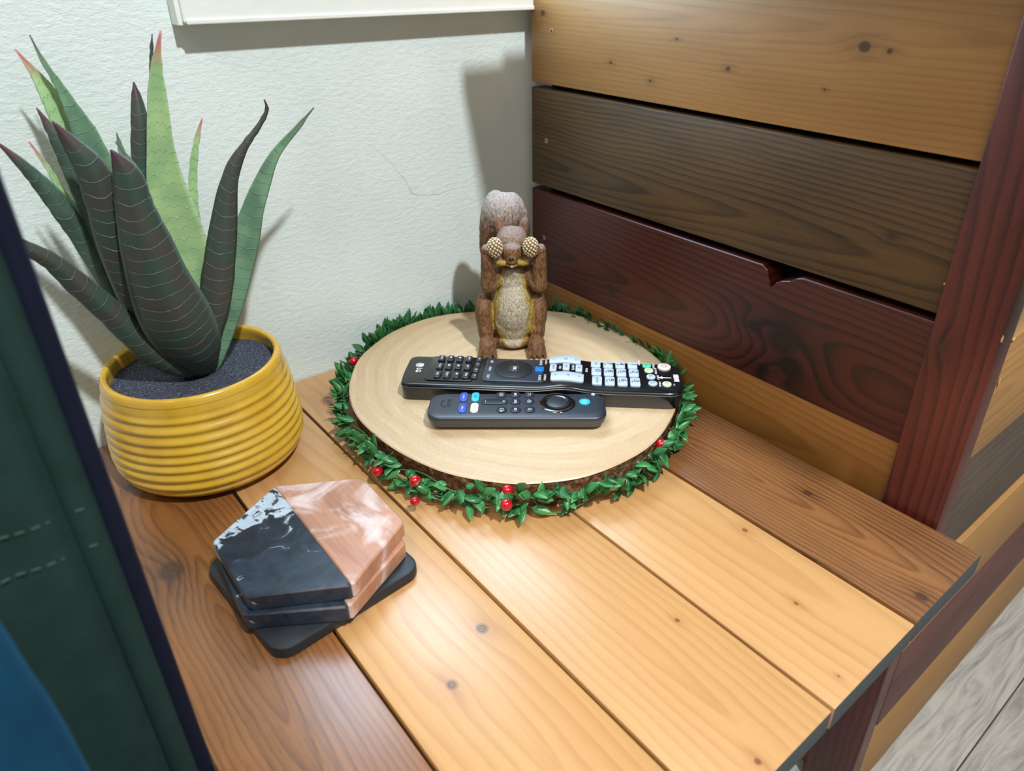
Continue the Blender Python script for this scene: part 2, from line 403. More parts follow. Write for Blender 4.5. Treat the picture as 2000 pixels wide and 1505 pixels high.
# side cladding, boards running away along y
tans = wood('tan_stain_side', '#a57c48', '#77552c', 'yz', v0=.09, d0=.01, slope=.05, freq=150., ringk=.35, fibre=.3, blotch=.3, rough=.6, seed=51., knots=[(.11, .10, .003)])
grys = wood('weathered_brown_side', '#5a4c40', '#332a24', 'yz', v0=.0, d0=.01, slope=.05, freq=150., ringk=.35, fibre=.35, blotch=.4, rough=.62, seed=52.)
maus = wood('plum_stain_side', '#67403a', '#3d2322', 'yz', v0=-.18, d0=.01, slope=.05, freq=150., ringk=.3, fibre=.3, blotch=.45, rough=.6, seed=53.)
for z0, z1, x1, m, yy, lab in ((.0468, .1368, .4684, tans, .0202, 'upper tan board of the side cladding'), (-.0565, .0440, .4650, grys, .0206, 'weathered grey-brown board of the side cladding'),
                      (-.1400, -.0575, .4690, tans, .0200, 'middle tan board of the side cladding'), (-.2340, -.1412, .4690, maus, .0200, 'plum-brown board of the side cladding'), (-H, -.2352, .4684, tans, .0200, 'lowest tan board of the side cladding')):
    bm = bmesh.new(); box(bm, x1-.019, x1, yy, .95, z0, z1, .0016)
    link('side_board', mesh('side_board', bm, True, 40), m, sofa, SO, label=lab)
link('chip', chip((.4688, .0215, .1060), (.0004, .0009, .0030), 7), CH, sofa, SO)
link('chip', chip((.4686, .0218, .1366), (.0005, .0020, .0009), 8), CH, sofa, SO)
# unseen cap board, added to cast the wall shadow and shade the panel
bm = bmesh.new()
poly = [(.1737, -.0887), (.6100, -.0887), (.6100, .060), (.1610, .060), (.1610, .018), (.1670, .018), (.1670, -.048), (.1737, -.048)]
rings(bm, [[(p[0], p[1], .4205) for p in poly], [(p[0], p[1], .4385) for p in poly]])
link('shadow_cap', mesh('shadow_cap', bm), MAH, sofa, SO)
bm = bmesh.new(); box(bm, .03, .449, .055, .95, -.08, .02, .01, 3); link('seat_platform', mesh('seat_platform', bm, True, 40), tans, sofa, SO)

NAVY = plain('navy_upholstery', '#27323c', .9, .2, bump=(500., .001))
bm = bmesh.new(); rbox(bm, .245, .33, .38, .54, .04, 0, .13, .025, 5, .02)
cu = thing('sofa_cushion', 'navy cushion glimpsed behind the corner post above the tan side board', 'cushion', (0, 0, .021))
link('cushion_cover', mesh('cushion', bm, True), NAVY, cu)

# ------------------------------------------------------------------ curtain at the left edge
def velvet(name, c1, c2, sheen=.6):
    t = NT(name); n = t.noise(t.obj(), 70., 4.); n2 = t.noise(t.obj(), 1400., 2.)
    t.b.inputs['Sheen Weight'].default_value = sheen; t.b.inputs['Sheen Roughness'].default_value = .35
    t.b.inputs['Sheen Tint'].default_value = rgb(c1)
    return t.out(t.mix(n, rgb(c1), rgb(c2)), .85, t.bump(n2, .0006, .6), .15)
GREEN = velvet('dark_green_velvet', '#233c38', '#182a26', .4); LIN = velvet('navy_binding', '#12182c', '#0c1020', .3); TEAL = velvet('teal_velvet', '#0d4560', '#073048', .5)
cur = thing('curtain', 'dark green velvet curtain with a navy bound edge, hanging at the left edge', 'curtain', (.32, -.50, -H))
CO = Vector((-.32, .50, H))
def drape(pts, z0, z1, amp=.001, n=26, th=.0016, ph=0.):
    bm = bmesh.new(); fine = spl(pts, 46)
    def ring(z, k):
        a = []; b = []
        for i, (x, y) in enumerate(fine):
            j = min(max(i, 1), len(fine)-2); dx = fine[j+1][0]-fine[j-1][0]; dy = fine[j+1][1]-fine[j-1][1]; L = math.hypot(dx, dy) or 1
            nx, ny = -dy/L, dx/L; w = amp*math.sin(z*22+i*.35+ph)*(i/len(fine))
            a.append((x+nx*w, y+ny*w, z)); b.append((x+nx*(w+th), y+ny*(w+th), z))
        return a + b[::-1]
    rings(bm, [ring(z0+(z1-z0)*k/n, k) for k in range(n+1)])
    return mesh('drape', bm, True, 60)
# navy bound strip, then green folds
bm_pts = [(.3240, -.4376), (.3262, -.4385), (.3268, -.4405), (.3262, -.4430), (.3258, -.4452)]
link('edge_binding', drape(bm_pts, -H+.01, 1.35, 0, 10, .0016), LIN, cur, CO)
g = [(.3262, -.4440), (.3295, -.4452), (.3302, -.4480), (.3290, -.4505), (.3270, -.4520), (.3276, -.4545), (.3304, -.4580), (.3306, -.4640), (.3290, -.4720), (.3310, -.4830), (.3360, -.4960), (.33, -.515), (.30, -.53), (.32, -.55), (.35, -.57), (.31, -.60), (.30, -.63), (.34, -.66), (.31, -.70)]
link('green_panel', drape(g, -H+.01, 1.35, .0010, 60, .0016), GREEN, cur, CO)
THR = plain('stitch_thread', '#3c5a52', .8)
def onfold(yy):
    for (x0, y0), (x1, y1) in zip(g, g[1:]):
        if y1 <= yy <= y0: return x0 + (x1-x0)*(y0-yy)/(y0-y1)
    return .331
for zz in (.1675, .1510):
    bm = bmesh.new(); yy = -.4470
    while yy > -.500:
        if not (-.4535 < yy < -.4500):
            x = onfold(yy)+.0021; tube(bm, [(x, yy, zz), (onfold(yy-.0026)+.0021, yy-.0026, zz)], .00028, 5)
        yy -= .0045
    link('stitching', mesh('stitching', bm), THR, cur, CO, label='row of dashed hem stitching', kind='stuff')
thr = thing('throw_blanket', 'teal velvet throw in front of the curtain, bottom left corner', 'blanket', (.40, -.56, -H))
RO = Vector((-.40, .56, H))
OUTER = [(-.4700, .02), (-.4722, .119), (-.4722, .137), (-.4733, .1484), (-.4741, .1598), (-.4747, .1722), (-.4758, .1887)]
INNER = [(-.4730, .02), (-.4760, .1295), (-.4770, .1418), (-.4777, .1556), (-.4786, .1664), (-.4800, .1769)]
def throw(edge, x0, wid, th, z1, amp, seed):
    bm = bmesh.new(); rs = []
    for k in range(41):
        z = -H+.01 + (z1+H-.01)*k/40; zz = min(max(z, edge[0][1]), edge[-1][1]); ed = edge[0][0]
        for (ya, za), (yb, zb) in zip(edge, edge[1:]):
            if za <= zz <= zb: ed = ya + (yb-ya)*(zz-za)/(zb-za)
        if z > edge[-1][1]: ed -= (z-edge[-1][1])*.35
        pts = []
        for i in range(20):
            q = i/19; yy = ed - wid*q
            pts.append((x0 - .004*(1-min(1, q*wid/.004))**2 + amp*math.sin(q*wid*60+z*14+seed), yy, z))
        rs.append(pts + [(p[0]-th, p[1], p[2]) for p in reversed(pts)])
    rings(bm, rs); return mesh('throw', bm, True, 60)
link('blanket_fold', throw(OUTER, .3950, .0085, .006, .26, .0006, 0.), TEAL, thr, RO)
link('blanket_panel', throw(INNER, .4000, .16, .006, .24, .0015, 2.), TEAL, thr, RO)
bm = bmesh.new(); tube(bm, [(.3300, -.44555, -H+.02), (.3300, -.44555, .5), (.3300, -.44555, 1.3)], .0005, 6); link('edge_highlight', mesh('edge_highlight', bm, True), velvet('edge_highlight_velvet', '#3f6670', '#31525c', .6), cur, CO, label='pale teal piping along the bound edge')  # thin tube whose colour stands in for the velvet's highlight on the fold
# ------------------------------------------------------------------ yellow ribbed pot with artificial aloe
PC = Vector((.0695, -.3490, 0))
pot = thing('ribbed_pot', 'mustard yellow glazed pot with horizontal ribs, against the wall', 'pot', PC)
t = NT('mustard_glaze'); n = t.noise(t.obj(), 40., 3.); sp = t.noise(t.obj(), 260., 2.)
POT = t.out(t.mix(t.smooth(n, .3, .75), rgb('#d4aa3a'), rgb('#c29828')), t.math('ADD', .22, t.math('MULTIPLY', sp, .12)), t.bump(n, .0006, .4), .5, .5, .12)
prof = [(0, .0480), (.0016, .0535), (.0040, .0582), (.0085, .0628), (.0145, .0656), (.0210, .0668), (.0290, .0669), (.0380, .0662), (.0490, .0651), (.0590, .0640), (.0690, .0624), (.0770, .0610), (.0815, .0600)]
P2 = spl(prof, 150); out = []
for zz, rr in P2:
    k = min(1, max(0, (zz-.005)/.010))*min(1, max(0, (.0745-zz)/.006))
    ph = (zz-.010)/.0073*2*PI + .5*math.sin(zz*160)
    out.append((rr + k*.00082*math.cos(ph) + (.0004 if zz > .0790 else 0), zz))
out += [(.0597, .0830), (.0590, .0842), (.0574, .0846), (.0560, .0840), (.0553, .0826), (.0556, .0790), (.0568, .0700), (.0570, .0600), (.055, .03), (.05, .008), (0.001, .007)]
def lathe(bm, pr, n=96):
    rs = [[(r*math.cos(2*PI*i/n), r*math.sin(2*PI*i/n), z) for i in range(n)] for r, z in pr]
    rings(bm, rs)
bm = bmesh.new(); lathe(bm, out); link('pot_body', mesh('pot_body', bm, True), POT, pot)

aloe = thing('artificial_aloe', 'artificial aloe plant with long ridged green leaves in the yellow pot', 'plant', PC + Vector((0, 0, .060)))
AO = -(PC + Vector((0, 0, .060)))
t = NT('potting_foam'); n = t.noise(t.obj(), 900., 3., .7); n2 = t.noise(t.obj(), 60., 3.)
FOAM = t.out(t.ramp(n, [(.35, rgb('#22262e')), (.55, rgb('#4c5160')), (.72, rgb('#8d93a4'))]), .9, t.bump(n, .0012, 1.), .2)
bm = bmesh.new(); rr_ = [i*.0562/14 for i in range(15)]; random.seed(3)
rs = []
for r in rr_[::-1]:
    rs.append([((r+.0001)*math.cos(2*PI*i/72), (r+.0001)*math.sin(2*PI*i/72), .0125 + .0014*noise.noise(Vector((r*math.cos(2*PI*i/72)*60, r*math.sin(2*PI*i/72)*60, 0))) - .004*math.exp(-(r/.02)**2)) for i in range(72)])
rings(bm, rs, False); b0 = [(.0562*math.cos(2*PI*i/72), .0562*math.sin(2*PI*i/72), 0) for i in range(72)]
link('potting_foam', mesh('foam', bm, True), FOAM, aloe)

def leafmat(name, base, alt, tipc, line, lk=.8, gap=.0088, vbend=2.0, sss=.0):
    t = NT(name); M = t.math
    s = t.attr('arc').outputs['Fac']; xx = t.attr('xx').outputs['Fac']; tt = t.attr('tt').outputs['Fac']
    n = t.noise(t.obj(), 55., 4.); n2 = t.noise(t.obj(), 260., 3.)
    x2 = M('MULTIPLY', xx, xx)
    ph = M('ADD', M('ADD', M('DIVIDE', s, gap), M('MULTIPLY', x2, -.32*vbend/2)), M('MULTIPLY', M('SUBTRACT', n, .5), .9))
    if vbend < 0: ph = M('ADD', ph, M('MULTIPLY', M('SINE', M('MULTIPLY', xx, 12.)), .13))
    d = M('ABSOLUTE', M('SUBTRACT', M('FRACT', ph), .5))
    ln = M('MULTIPLY', t.smooth(d, .0, .045, 1., 0.), t.smooth(n2, .3, .55, .35, 1.))
    ln = M('MULTIPLY', ln, t.smooth(tt, .78, .95, 1., 0.))
    col = t.mix(t.smooth(n, .35, .65), rgb(base), rgb(alt))
    col = t.mix(M('MULTIPLY', ln, lk), col, rgb(line))
    ed = t.smooth(M('ABSOLUTE', xx), .88, 1., 0., .55)
    col = t.mix(ed, col, rgb(line))
    col = t.mix(t.smooth(tt, .84, .98), col, rgb(tipc))
    h = M('ADD', M('MULTIPLY', ln, 1.), M('MULTIPLY', n2, .15))
    if sss: t.b.inputs['Subsurface Weight'].default_value = sss; t.b.inputs['Subsurface Radius'].default_value = (.004, .006, .002); t.b.inputs['Subsurface Scale'].default_value = .4
    return t.out(col, .48, t.bump(h, .0007, .9), .4)
LM = {'dark': leafmat('aloe_dark', '#384c42', '#46433f', '#4a2c36', '#7d9686', .7),
      'mid': leafmat('aloe_mid', '#4f6a58', '#41544a', '#6a4448', '#7e9c84', .6),
      'pale': leafmat('aloe_pale', '#a3c488', '#8fb580', '#b8626e', '#cfe6c8', .8, .0075, -1.5, .15),
      'leafy': leafmat('aloe_leafy', '#6f9474', '#577a62', '#565a56', '#96b49c', .6, .0078, 1., .08)}
LEAVES = [ ('dark', [(0.0729, -0.3452, 0.0748, 0.0093), (0.0842, -0.3494, 0.0985, 0.0186), (0.0938, -0.3567, 0.1279, 0.0215), (0.1019, -0.3623, 0.1576, 0.0182), (0.1082, -0.3651, 0.187, 0.014), (0.1124, -0.3666, 0.2104, 0.0099), (0.115, -0.3664, 0.2288, 0.0073), (0.1155, -0.3712, 0.2434, 0.0006)]) , ('dark', [(0.0688, -0.3603, 0.0959, 0.0091), (0.0776, -0.3701, 0.1298, 0.0113), (0.0863, -0.3757, 0.1631, 0.0117), (0.0937, -0.378, 0.1892, 0.0109), (0.099, -0.3791, 0.2127, 0.0099), (0.1017, -0.3813, 0.2315, 0.0082), (0.1019, -0.3866, 0.2451, 0.0048), (0.1009, -0.3927, 0.2591, 0.0004)]) , ('dark', [(0.0739, -0.3502, 0.0732, 0.0019), (0.0757, -0.3603, 0.0823, 0.0062), (0.0771, -0.3719, 0.0992, 0.0099), (0.0786, -0.383, 0.1209, 0.0092), (0.0803, -0.3934, 0.1412, 0.0079), (0.0819, -0.4042, 0.1612, 0.007), (0.0839, -0.4134, 0.1784, 0.0052), (0.0855, -0.4243, 0.1909, 0.0036), (0.088, -0.4306, 0.2015, 0.0009)]) , ('mid', [(0.0669, -0.3692, 0.1062, 0.0064), (0.0674, -0.3795, 0.1364, 0.0072), (0.0688, -0.3859, 0.1603, 0.0073), (0.0702, -0.3914, 0.1842, 0.007), (0.0717, -0.3971, 0.202, 0.0065), (0.0729, -0.4038, 0.2193, 0.0048), (0.0741, -0.4111, 0.2343, 0.0026), (0.0751, -0.419, 0.2475, 0.0006)]) , ('pale', [(0.075, -0.3696, 0.1134, 0.0042), (0.0718, -0.377, 0.1446, 0.0044), (0.069, -0.3825, 0.1734, 0.0036), (0.0661, -0.388, 0.194, 0.0026), (0.0633, -0.3937, 0.2089, 0.0019), (0.0608, -0.3973, 0.2261, 0.0011), (0.0581, -0.4024, 0.2425, 0.0005)]) , ('mid', [(0.0759, -0.3653, 0.1045, 0.006), (0.0745, -0.3756, 0.1378, 0.0064), (0.0743, -0.3801, 0.1675, 0.0062), (0.0744, -0.3832, 0.1935, 0.0057), (0.0746, -0.3858, 0.2132, 0.0053), (0.0749, -0.3879, 0.2304, 0.0045), (0.0749, -0.3913, 0.249, 0.0027), (0.0749, -0.3951, 0.2629, 0.0004)]) , ('pale', [(0.0622, -0.3575, 0.0923, 0.0055), (0.0587, -0.3634, 0.1211, 0.0071), (0.0548, -0.3713, 0.1633, 0.0082), (0.0517, -0.3753, 0.1981, 0.0082), (0.0489, -0.3779, 0.224, 0.008), (0.0464, -0.379, 0.2418, 0.0076), (0.0437, -0.3811, 0.2544, 0.0062), (0.041, -0.3834, 0.2666, 0.0046), (0.038, -0.387, 0.2781, 0.0021), (0.0347, -0.3921, 0.2899, 0.0004)]) , ('leafy', [(0.0674, -0.3569, 0.0942, 0.0058), (0.065, -0.3605, 0.1264, 0.0078), (0.0623, -0.3655, 0.1712, 0.0084), (0.0599, -0.3686, 0.202, 0.0085), (0.0579, -0.3704, 0.2245, 0.008), (0.0558, -0.3722, 0.2424, 0.0066), (0.0535, -0.3751, 0.2574, 0.0042), (0.0512, -0.3779, 0.271, 0.0021), (0.0487, -0.3819, 0.2849, 0.001), (0.0465, -0.384, 0.2979, 0.0004)]) , ('dark', [(0.0635, -0.3512, 0.0908, 0.0056), (0.0605, -0.3518, 0.1223, 0.0065), (0.0575, -0.3522, 0.1595, 0.0066), (0.055, -0.3501, 0.1941, 0.0058), (0.053, -0.3455, 0.2199, 0.0055), (0.0512, -0.3403, 0.2415, 0.0051), (0.0488, -0.3377, 0.2566, 0.0033), (0.0462, -0.3362, 0.2684, 0.0005)]) , ('pale', [(0.0703, -0.3429, 0.0865, 0.0067), (0.0716, -0.3394, 0.1106, 0.0091), (0.0725, -0.3371, 0.1378, 0.0117), (0.0731, -0.3367, 0.164, 0.0145), (0.0733, -0.3383, 0.1858, 0.0142), (0.0738, -0.3383, 0.2096, 0.0109), (0.0747, -0.3365, 0.2321, 0.0077), (0.0759, -0.3332, 0.2535, 0.006), (0.077, -0.3302, 0.2712, 0.004), (0.0782, -0.3268, 0.2854, 0.0021), (0.0798, -0.3218, 0.2995, 0.0005)]) , ('dark', [(0.0652, -0.3431, 0.1053, 0.0051), (0.0645, -0.3395, 0.1511, 0.0053), (0.0634, -0.3375, 0.1937, 0.0051), (0.0626, -0.3343, 0.2265, 0.0043), (0.0618, -0.3312, 0.2514, 0.0032), (0.061, -0.328, 0.2723, 0.0016), (0.0602, -0.3249, 0.2867, 0.0008), (0.0593, -0.322, 0.2963, 0.0003)]) , ('pale', [(0.0561, -0.3376, 0.0832, 0.0046), (0.0558, -0.332, 0.1149, 0.0045), (0.0553, -0.3273, 0.1453, 0.004), (0.0549, -0.3222, 0.1743, 0.0032), (0.054, -0.3194, 0.1917, 0.0026), (0.0534, -0.3154, 0.2102, 0.0023), (0.0533, -0.3087, 0.2297, 0.0015), (0.0532, -0.302, 0.2435, 0.0005)]) , ('dark', [(0.0759, -0.3405, 0.0839, 0.0048), (0.0765, -0.333, 0.1064, 0.0077), (0.0772, -0.3245, 0.1321, 0.0104), (0.078, -0.3156, 0.1605, 0.0095), (0.0783, -0.309, 0.1811, 0.008), (0.0786, -0.3026, 0.2011, 0.0059), (0.0791, -0.2952, 0.2165, 0.0041), (0.0803, -0.2847, 0.2299, 0.0022), (0.081, -0.2762, 0.2383, 0.0015), (0.0816, -0.2683, 0.2486, 0.001), (0.0806, -0.2683, 0.2556, 0.0005)]) , ('leafy', [(0.0724, -0.333, 0.0798, 0.0041), (0.0726, -0.3237, 0.0979, 0.0056), (0.073, -0.3135, 0.1197, 0.007), (0.0731, -0.3047, 0.1412, 0.0084), (0.0732, -0.2962, 0.1623, 0.0087), (0.0731, -0.2881, 0.1811, 0.0075), (0.0736, -0.2775, 0.2, 0.0054), (0.0745, -0.2649, 0.2187, 0.0028), (0.0764, -0.2475, 0.2341, 0.0014), (0.0775, -0.2337, 0.2464, 0.0005)]) , ('leafy', [(0.0738, -0.3508, 0.0907, 0.0044), (0.0723, -0.351, 0.1184, 0.005), (0.0706, -0.3524, 0.1597, 0.0048), (0.0687, -0.3545, 0.1879, 0.004), (0.0669, -0.3558, 0.2095, 0.0029), (0.0654, -0.3563, 0.2222, 0.0023), (0.0638, -0.3567, 0.2331, 0.0014), (0.0624, -0.3565, 0.2427, 0.0003)]) , ('leafy', [(0.0771, -0.3498, 0.0917, 0.0044), (0.0773, -0.3504, 0.12, 0.005), (0.0773, -0.3514, 0.1579, 0.0048), (0.0774, -0.3526, 0.1862, 0.0036), (0.0776, -0.3529, 0.2064, 0.0029), (0.0776, -0.3543, 0.2211, 0.0019), (0.0774, -0.3567, 0.2299, 0.0009), (0.0767, -0.3613, 0.2402, 0.0003)]) , ]
for k, (kind, pts) in enumerate(LEAVES):
    random.seed(k+20); pts = list(pts)
    b = pts[0]; base = (.0685 + (b[0]-.0745)*.25 + (.002 if kind == 'dark' else 0), -.3440 + (b[1]+.345)*.35, .0712)
    if b[2] > .079: pts.insert(0, base + (max(.006, b[3]*.6),))
    sp = spl(pts, 40); bm = bmesh.new()
    la = bm.verts.layers.float.new('arc'); lx = bm.verts.layers.float.new('xx'); lt = bm.verts.layers.float.new('tt')
    arc = 0; prev = None; bow = {'dark': .42, 'mid': .36, 'pale': -.34, 'leafy': -.22}[kind]
    fv = Vector((.979, -.202, .12)).normalized(); sec = []
    for i, q in enumerate(sp):
        p = Vector(q[:3]); w = max(q[3], .0003)
        if prev: arc += (p-prev).length
        prev = p
        tn = (Vector(sp[min(i+1, 39)][:3]) - Vector(sp[max(i-1, 0)][:3])).normalized()
        sd = tn.cross(fv).normalized(); f = sd.cross(tn).normalized(); s = i/39; ring = []
        tooth = .0005*abs(math.sin(arc*520 + k))*(1 if .03 < s < .93 else 0)
        for side in (1, -1):
            xs = [-1, -.82, -.5, -.18, .18, .5, .82, 1] if side == 1 else [.82, .5, .18, -.18, -.5, -.82]
            for xq in xs:
                off = bow*w*(1-abs(xq)**1.7) + side*.13*w*(1-xq*xq)**.6
                ww = w*xq + (tooth*xq if abs(xq) == 1 else 0)
                if kind == 'pale' and abs(xq) < 1 and w > .008: off += .0005*math.sin(arc*840 + xq*5)
                v = bm.verts.new(p + sd*ww + f*off + Vector(AO)); v[la] = arc; v[lx] = xq; v[lt] = s; ring.append(v)
        sec.append(ring)
    for a, b_ in zip(sec, sec[1:]):
        for i in range(14): bm.faces.new((a[i], a[(i+1) % 14], b_[(i+1) % 14], b_[i]))
    bm.faces.new(sec[0]); bm.faces.new(sec[-1])
    me = mesh('leaf', bm, True)
    link('leaf', me, LM[kind], aloe, label={'pale': 'pale green inner-facing leaf', 'dark': 'dark maroon-green leaf'}.get(kind))

# ------------------------------------------------------------------ coasters
t = NT('black_slate'); n = t.noise(t.obj(), 120., 4.)
SLATE = t.out(t.mix(n, rgb('#15181c'), rgb('#23282e')), .42, t.bump(n, .0005, .5), .5)
sl = thing('slate_coaster', 'square black slate coaster with rounded corners at the bottom of the stack', 'coaster', (.2385, -.3455, .0), math.radians(5.))
bm = bmesh.new(); rbox(bm, 0, 0, .0970, .0970, .011, 0, .0078, .0014, 6, .001); link('slate_slab', mesh('slate', bm, True, 35), SLATE, sl)

def marble(name, patch, seed):
    t = NT(name); P = t.obj(); x, y, z = t.sep(P); M = t.math
    n = t.noise(P, 55., 5., .62, 1.2); n2 = t.noise(P, 160., 4., .65, .6); n3 = t.noise(P, 34., 3., .45, .5)
    vein = t.smooth(M('ABSOLUTE', M('SUBTRACT', n3, .46)), 0., .008, 1., 0.)
    vein = M('MULTIPLY', vein, t.smooth(n, .52, .60))
    # cloudy white patch lies along one outer side of the stone
    d = M('ADD', M('MULTIPLY', x, patch[0]), M('ADD', M('MULTIPLY', y, patch[1]), patch[2]))
    d = M('ADD', d, M('MULTIPLY', M('SUBTRACT', n, .5), .055)); d = M('ADD', d, M('MULTIPLY', M('SUBTRACT', n2, .5), .012))
    d2 = M('SUBTRACT', M('MULTIPLY', M('ADD', x, .012), -.55), M('ABSOLUTE', M('ADD', y, .008)))
    d2 = M('ADD', d2, M('MULTIPLY', M('SUBTRACT', n, .5), .05)); d2 = M('ADD', d2, patch[3])
    d = M('MAXIMUM', d, d2)
    pm = M('MULTIPLY', t.smooth(d, -.001, .003), t.smooth(n2, .40, .50))
    col = t.mix(M('MAXIMUM', pm, M('MULTIPLY', vein, .8)), t.mix(t.smooth(n, .35, .7), t.mix(n2, rgb('#12161d'), rgb('#252d38')), t.mix(n2, rgb('#1a222c'), rgb('#3a4757'))), t.mix(n, rgb('#cfd8dc'), rgb('#8fa3b4')))
    return t.out(col, .3, t.bump(n2, .0003, .4), .5)
WH = wood('acacia_coaster', '#b98a70', '#8a5a44', 'xy', v0=.03, d0=.02, slope=.3, u0=.03, freq=60., ringk=.3, fibre=.5, blotch=.6, amp=.05, rough=.34, seed=61., glare=('#dccac8', 26., .8))  # whitish glare on the wood is painted in as noise patches
def hexcoaster(label, c, z0, z1, rot, pat, seed):
    o = thing('hexagonal_coaster', label, 'coaster', (c[0], c[1], z0), rot, 'marble and wood hexagonal coasters')
    R = .0572; V = [(R*math.cos(PI/3*i), R*math.sin(PI/3*i)) for i in range(6)]
    def half(ids, shift, mat, nm):
        pts = [V[i] for i in ids]; cx = sum(p[0] for p in pts)/4; cy = sum(p[1] for p in pts)/4
        rp = []
        for i, p in enumerate(pts):            # slightly rounded outer corners
            a = pts[i-1]; b = pts[(i+1) % 4]; rr = .0016
            for q in (a, b):
                L = math.hypot(q[0]-p[0], q[1]-p[1]); rp.append((p[0]+(q[0]-p[0])/L*rr, p[1]+(q[1]-p[1])/L*rr))
        bm = bmesh.new(); e = .0011; h = z1-z0
        sc = lambda k: [(cx+(p[0]-cx)*k, cy+(p[1]-cy)*k) for p in rp]
        k = 1-e/.035
        rings(bm, [[(x, y, 0) for x, y in sc(k)], [(x, y, e*.7) for x, y in sc(1)], [(x, y, h-e*.7) for x, y in sc(1)], [(x, y, h) for x, y in sc(k)]])
        link(nm, mesh(nm, bm), mat, o)
    half([3, 4, 5, 0], 0, marble('black_marble_%d' % seed, pat, seed), 'marble_half')
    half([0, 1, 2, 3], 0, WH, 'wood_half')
    return o
# vertex order in the traced stack: 0 is the corner nearest the table end
hexcoaster('lower hexagonal marble and wood coaster, slightly turned, resting on the slate', (.2375, -.3440), .0079, .0190, math.radians(-3.5), (-.87, -.3, -.062, -.05), 1)
hexcoaster('topmost hexagonal coaster with white-clouded black marble half and pinkish wood half', (.2340, -.3418), .0191, .0298, math.radians(-.6), (-.87, -.30, -.034, .0), 2)

# ------------------------------------------------------------------ log slice
OUT = [(0.0891, -0.2444), (0.0633, -0.2287), (0.0419, -0.2109), (0.0268, -0.1901), (0.0138, -0.1641), (0.0085, -0.1386), (0.0094, -0.1096), (0.0231, -0.0756), (0.0476, -0.042), (0.0780, -0.0080), (0.1099, 0.0055), (0.1429, 0.0092), (0.1900, 0.0030), (0.2270, -0.0091), (0.2602, -0.0307), (0.2800, -0.0572), (0.2966, -0.0928), (0.3025, -0.1264), (0.298, -0.1675), (0.2830, -0.1985), (0.2659, -0.2188), (0.2355, -0.2403), (0.2007, -0.2524), (0.1648, -0.2574), (0.125, -0.2559)]
SCN = Vector((.156, -.124, 0))
def closed(pts, n):
    m = len(pts); o = []
    for i in range(n):
        s = i*m/n; k = int(s); t_ = s-k
        p0, p1, p2, p3 = (pts[(k+j) % m] for j in (-1, 0, 1, 2))
        o.append(tuple(.5*((2*b) + (-a+c)*t_ + (2*a-5*b+4*c-d)*t_*t_ + (-a+3*b-3*c+d)*t_**3) for a, b, c, d in zip(p0, p1, p2, p3)))
    return o
O2 = [(p[0]-SCN.x, p[1]-SCN.y) for p in closed(OUT, 240)]
slab = thing('log_slice', 'round cut log slice with rough bark edge in the middle of the table', 'wooden tray', SCN)
t = NT('cut_end_grain'); P = t.obj(); x, y, z = t.sep(P); M = t.math
n = t.noise(P, 14., 3.); n2 = t.noise(P, 1100., 3., .7); n3 = t.noise(P, 40., 3.)
dx = M('ADD', x, -.006); dy = M('ADD', y, -.016)
r = M('SQRT', M('ADD', M('MULTIPLY', M('MULTIPLY', dx, dx), .92), M('MULTIPLY', M('MULTIPLY', dy, dy), 1.18)))
r = M('ADD', r, M('MULTIPLY', M('SUBTRACT', n, .5), .016))
ring = M('ADD', M('MULTIPLY', M('SINE', M('MULTIPLY', r, 1100.)), .28), M('MULTIPLY', M('SINE', M('MULTIPLY', r, 420.)), .5))
ring = M('ADD', M('MULTIPLY', ring, t.smooth(n3, .35, .7, .1, .65)), M('MULTIPLY', M('SUBTRACT', n2, .5), 2.6))
ring = M('ADD', ring, M('MULTIPLY', t.smooth(r, .085, .145), .75))
f = M('MULTIPLY', M('ADD', ring, .9), .36, clamp=True)
SL = t.out(t.mix(f, rgb('#decaa6'), rgb('#aa8760')), .45, t.bump(n2, .00008, .8), 1.0)
def inset(k): 
    return [(p[0]*(1-k/.145), p[1]*(1-k/.145)) for p in O2]
bm = bmesh.new()
rings(bm, [[(x_, y_, 0) for x_, y_ in inset(.007)], [(x_, y_, .0225) for x_, y_ in inset(.0022)], [(x_, y_, .0242) for x_, y_ in inset(.0004)], [(x_, y_, .0250) for x_, y_ in inset(.0013)]])
link('cut_face', mesh('log', bm, True, 35), SL, slab)
t = NT('bark'); n = t.noise(t.obj(), 260., 4., .65); n2 = t.noise(t.obj(), 60., 3.)
BARK = t.out(t.ramp(n, [(.3, rgb('#2a1a12')), (.5, rgb('#6d4c36')), (.72, rgb('#a88364'))]), .85, t.bump(n, .0012, 1.), .2)
bm = bmesh.new(); NB = 720; OB = closed([(p[0]-SCN.x, p[1]-SCN.y) for p in OUT], NB); rs = []
for j in range(11):
    s = j/10; zz = .0004 + .0236*s; row = []
    for i, (x_, y_) in enumerate(OB):
        L = math.hypot(x_, y_); rr = noise.noise(Vector((x_*210, y_*210, zz*110))); r2 = noise.noise(Vector((x_*420+9, y_*420, zz*300)))
        chunk = .0021*max(0, rr+.2) + .0006*r2
        k = 1 + (-.0045*(1-s)-.0012 + chunk*(1 if .02 < s < .97 else .2))/L
        if s > .95: k = 1 - .0008/L
        row.append((x_*k, y_*k, zz))
    rs.append(row)
rings(bm, rs, False); link('bark', mesh('bark', bm, True, 40), BARK, slab)

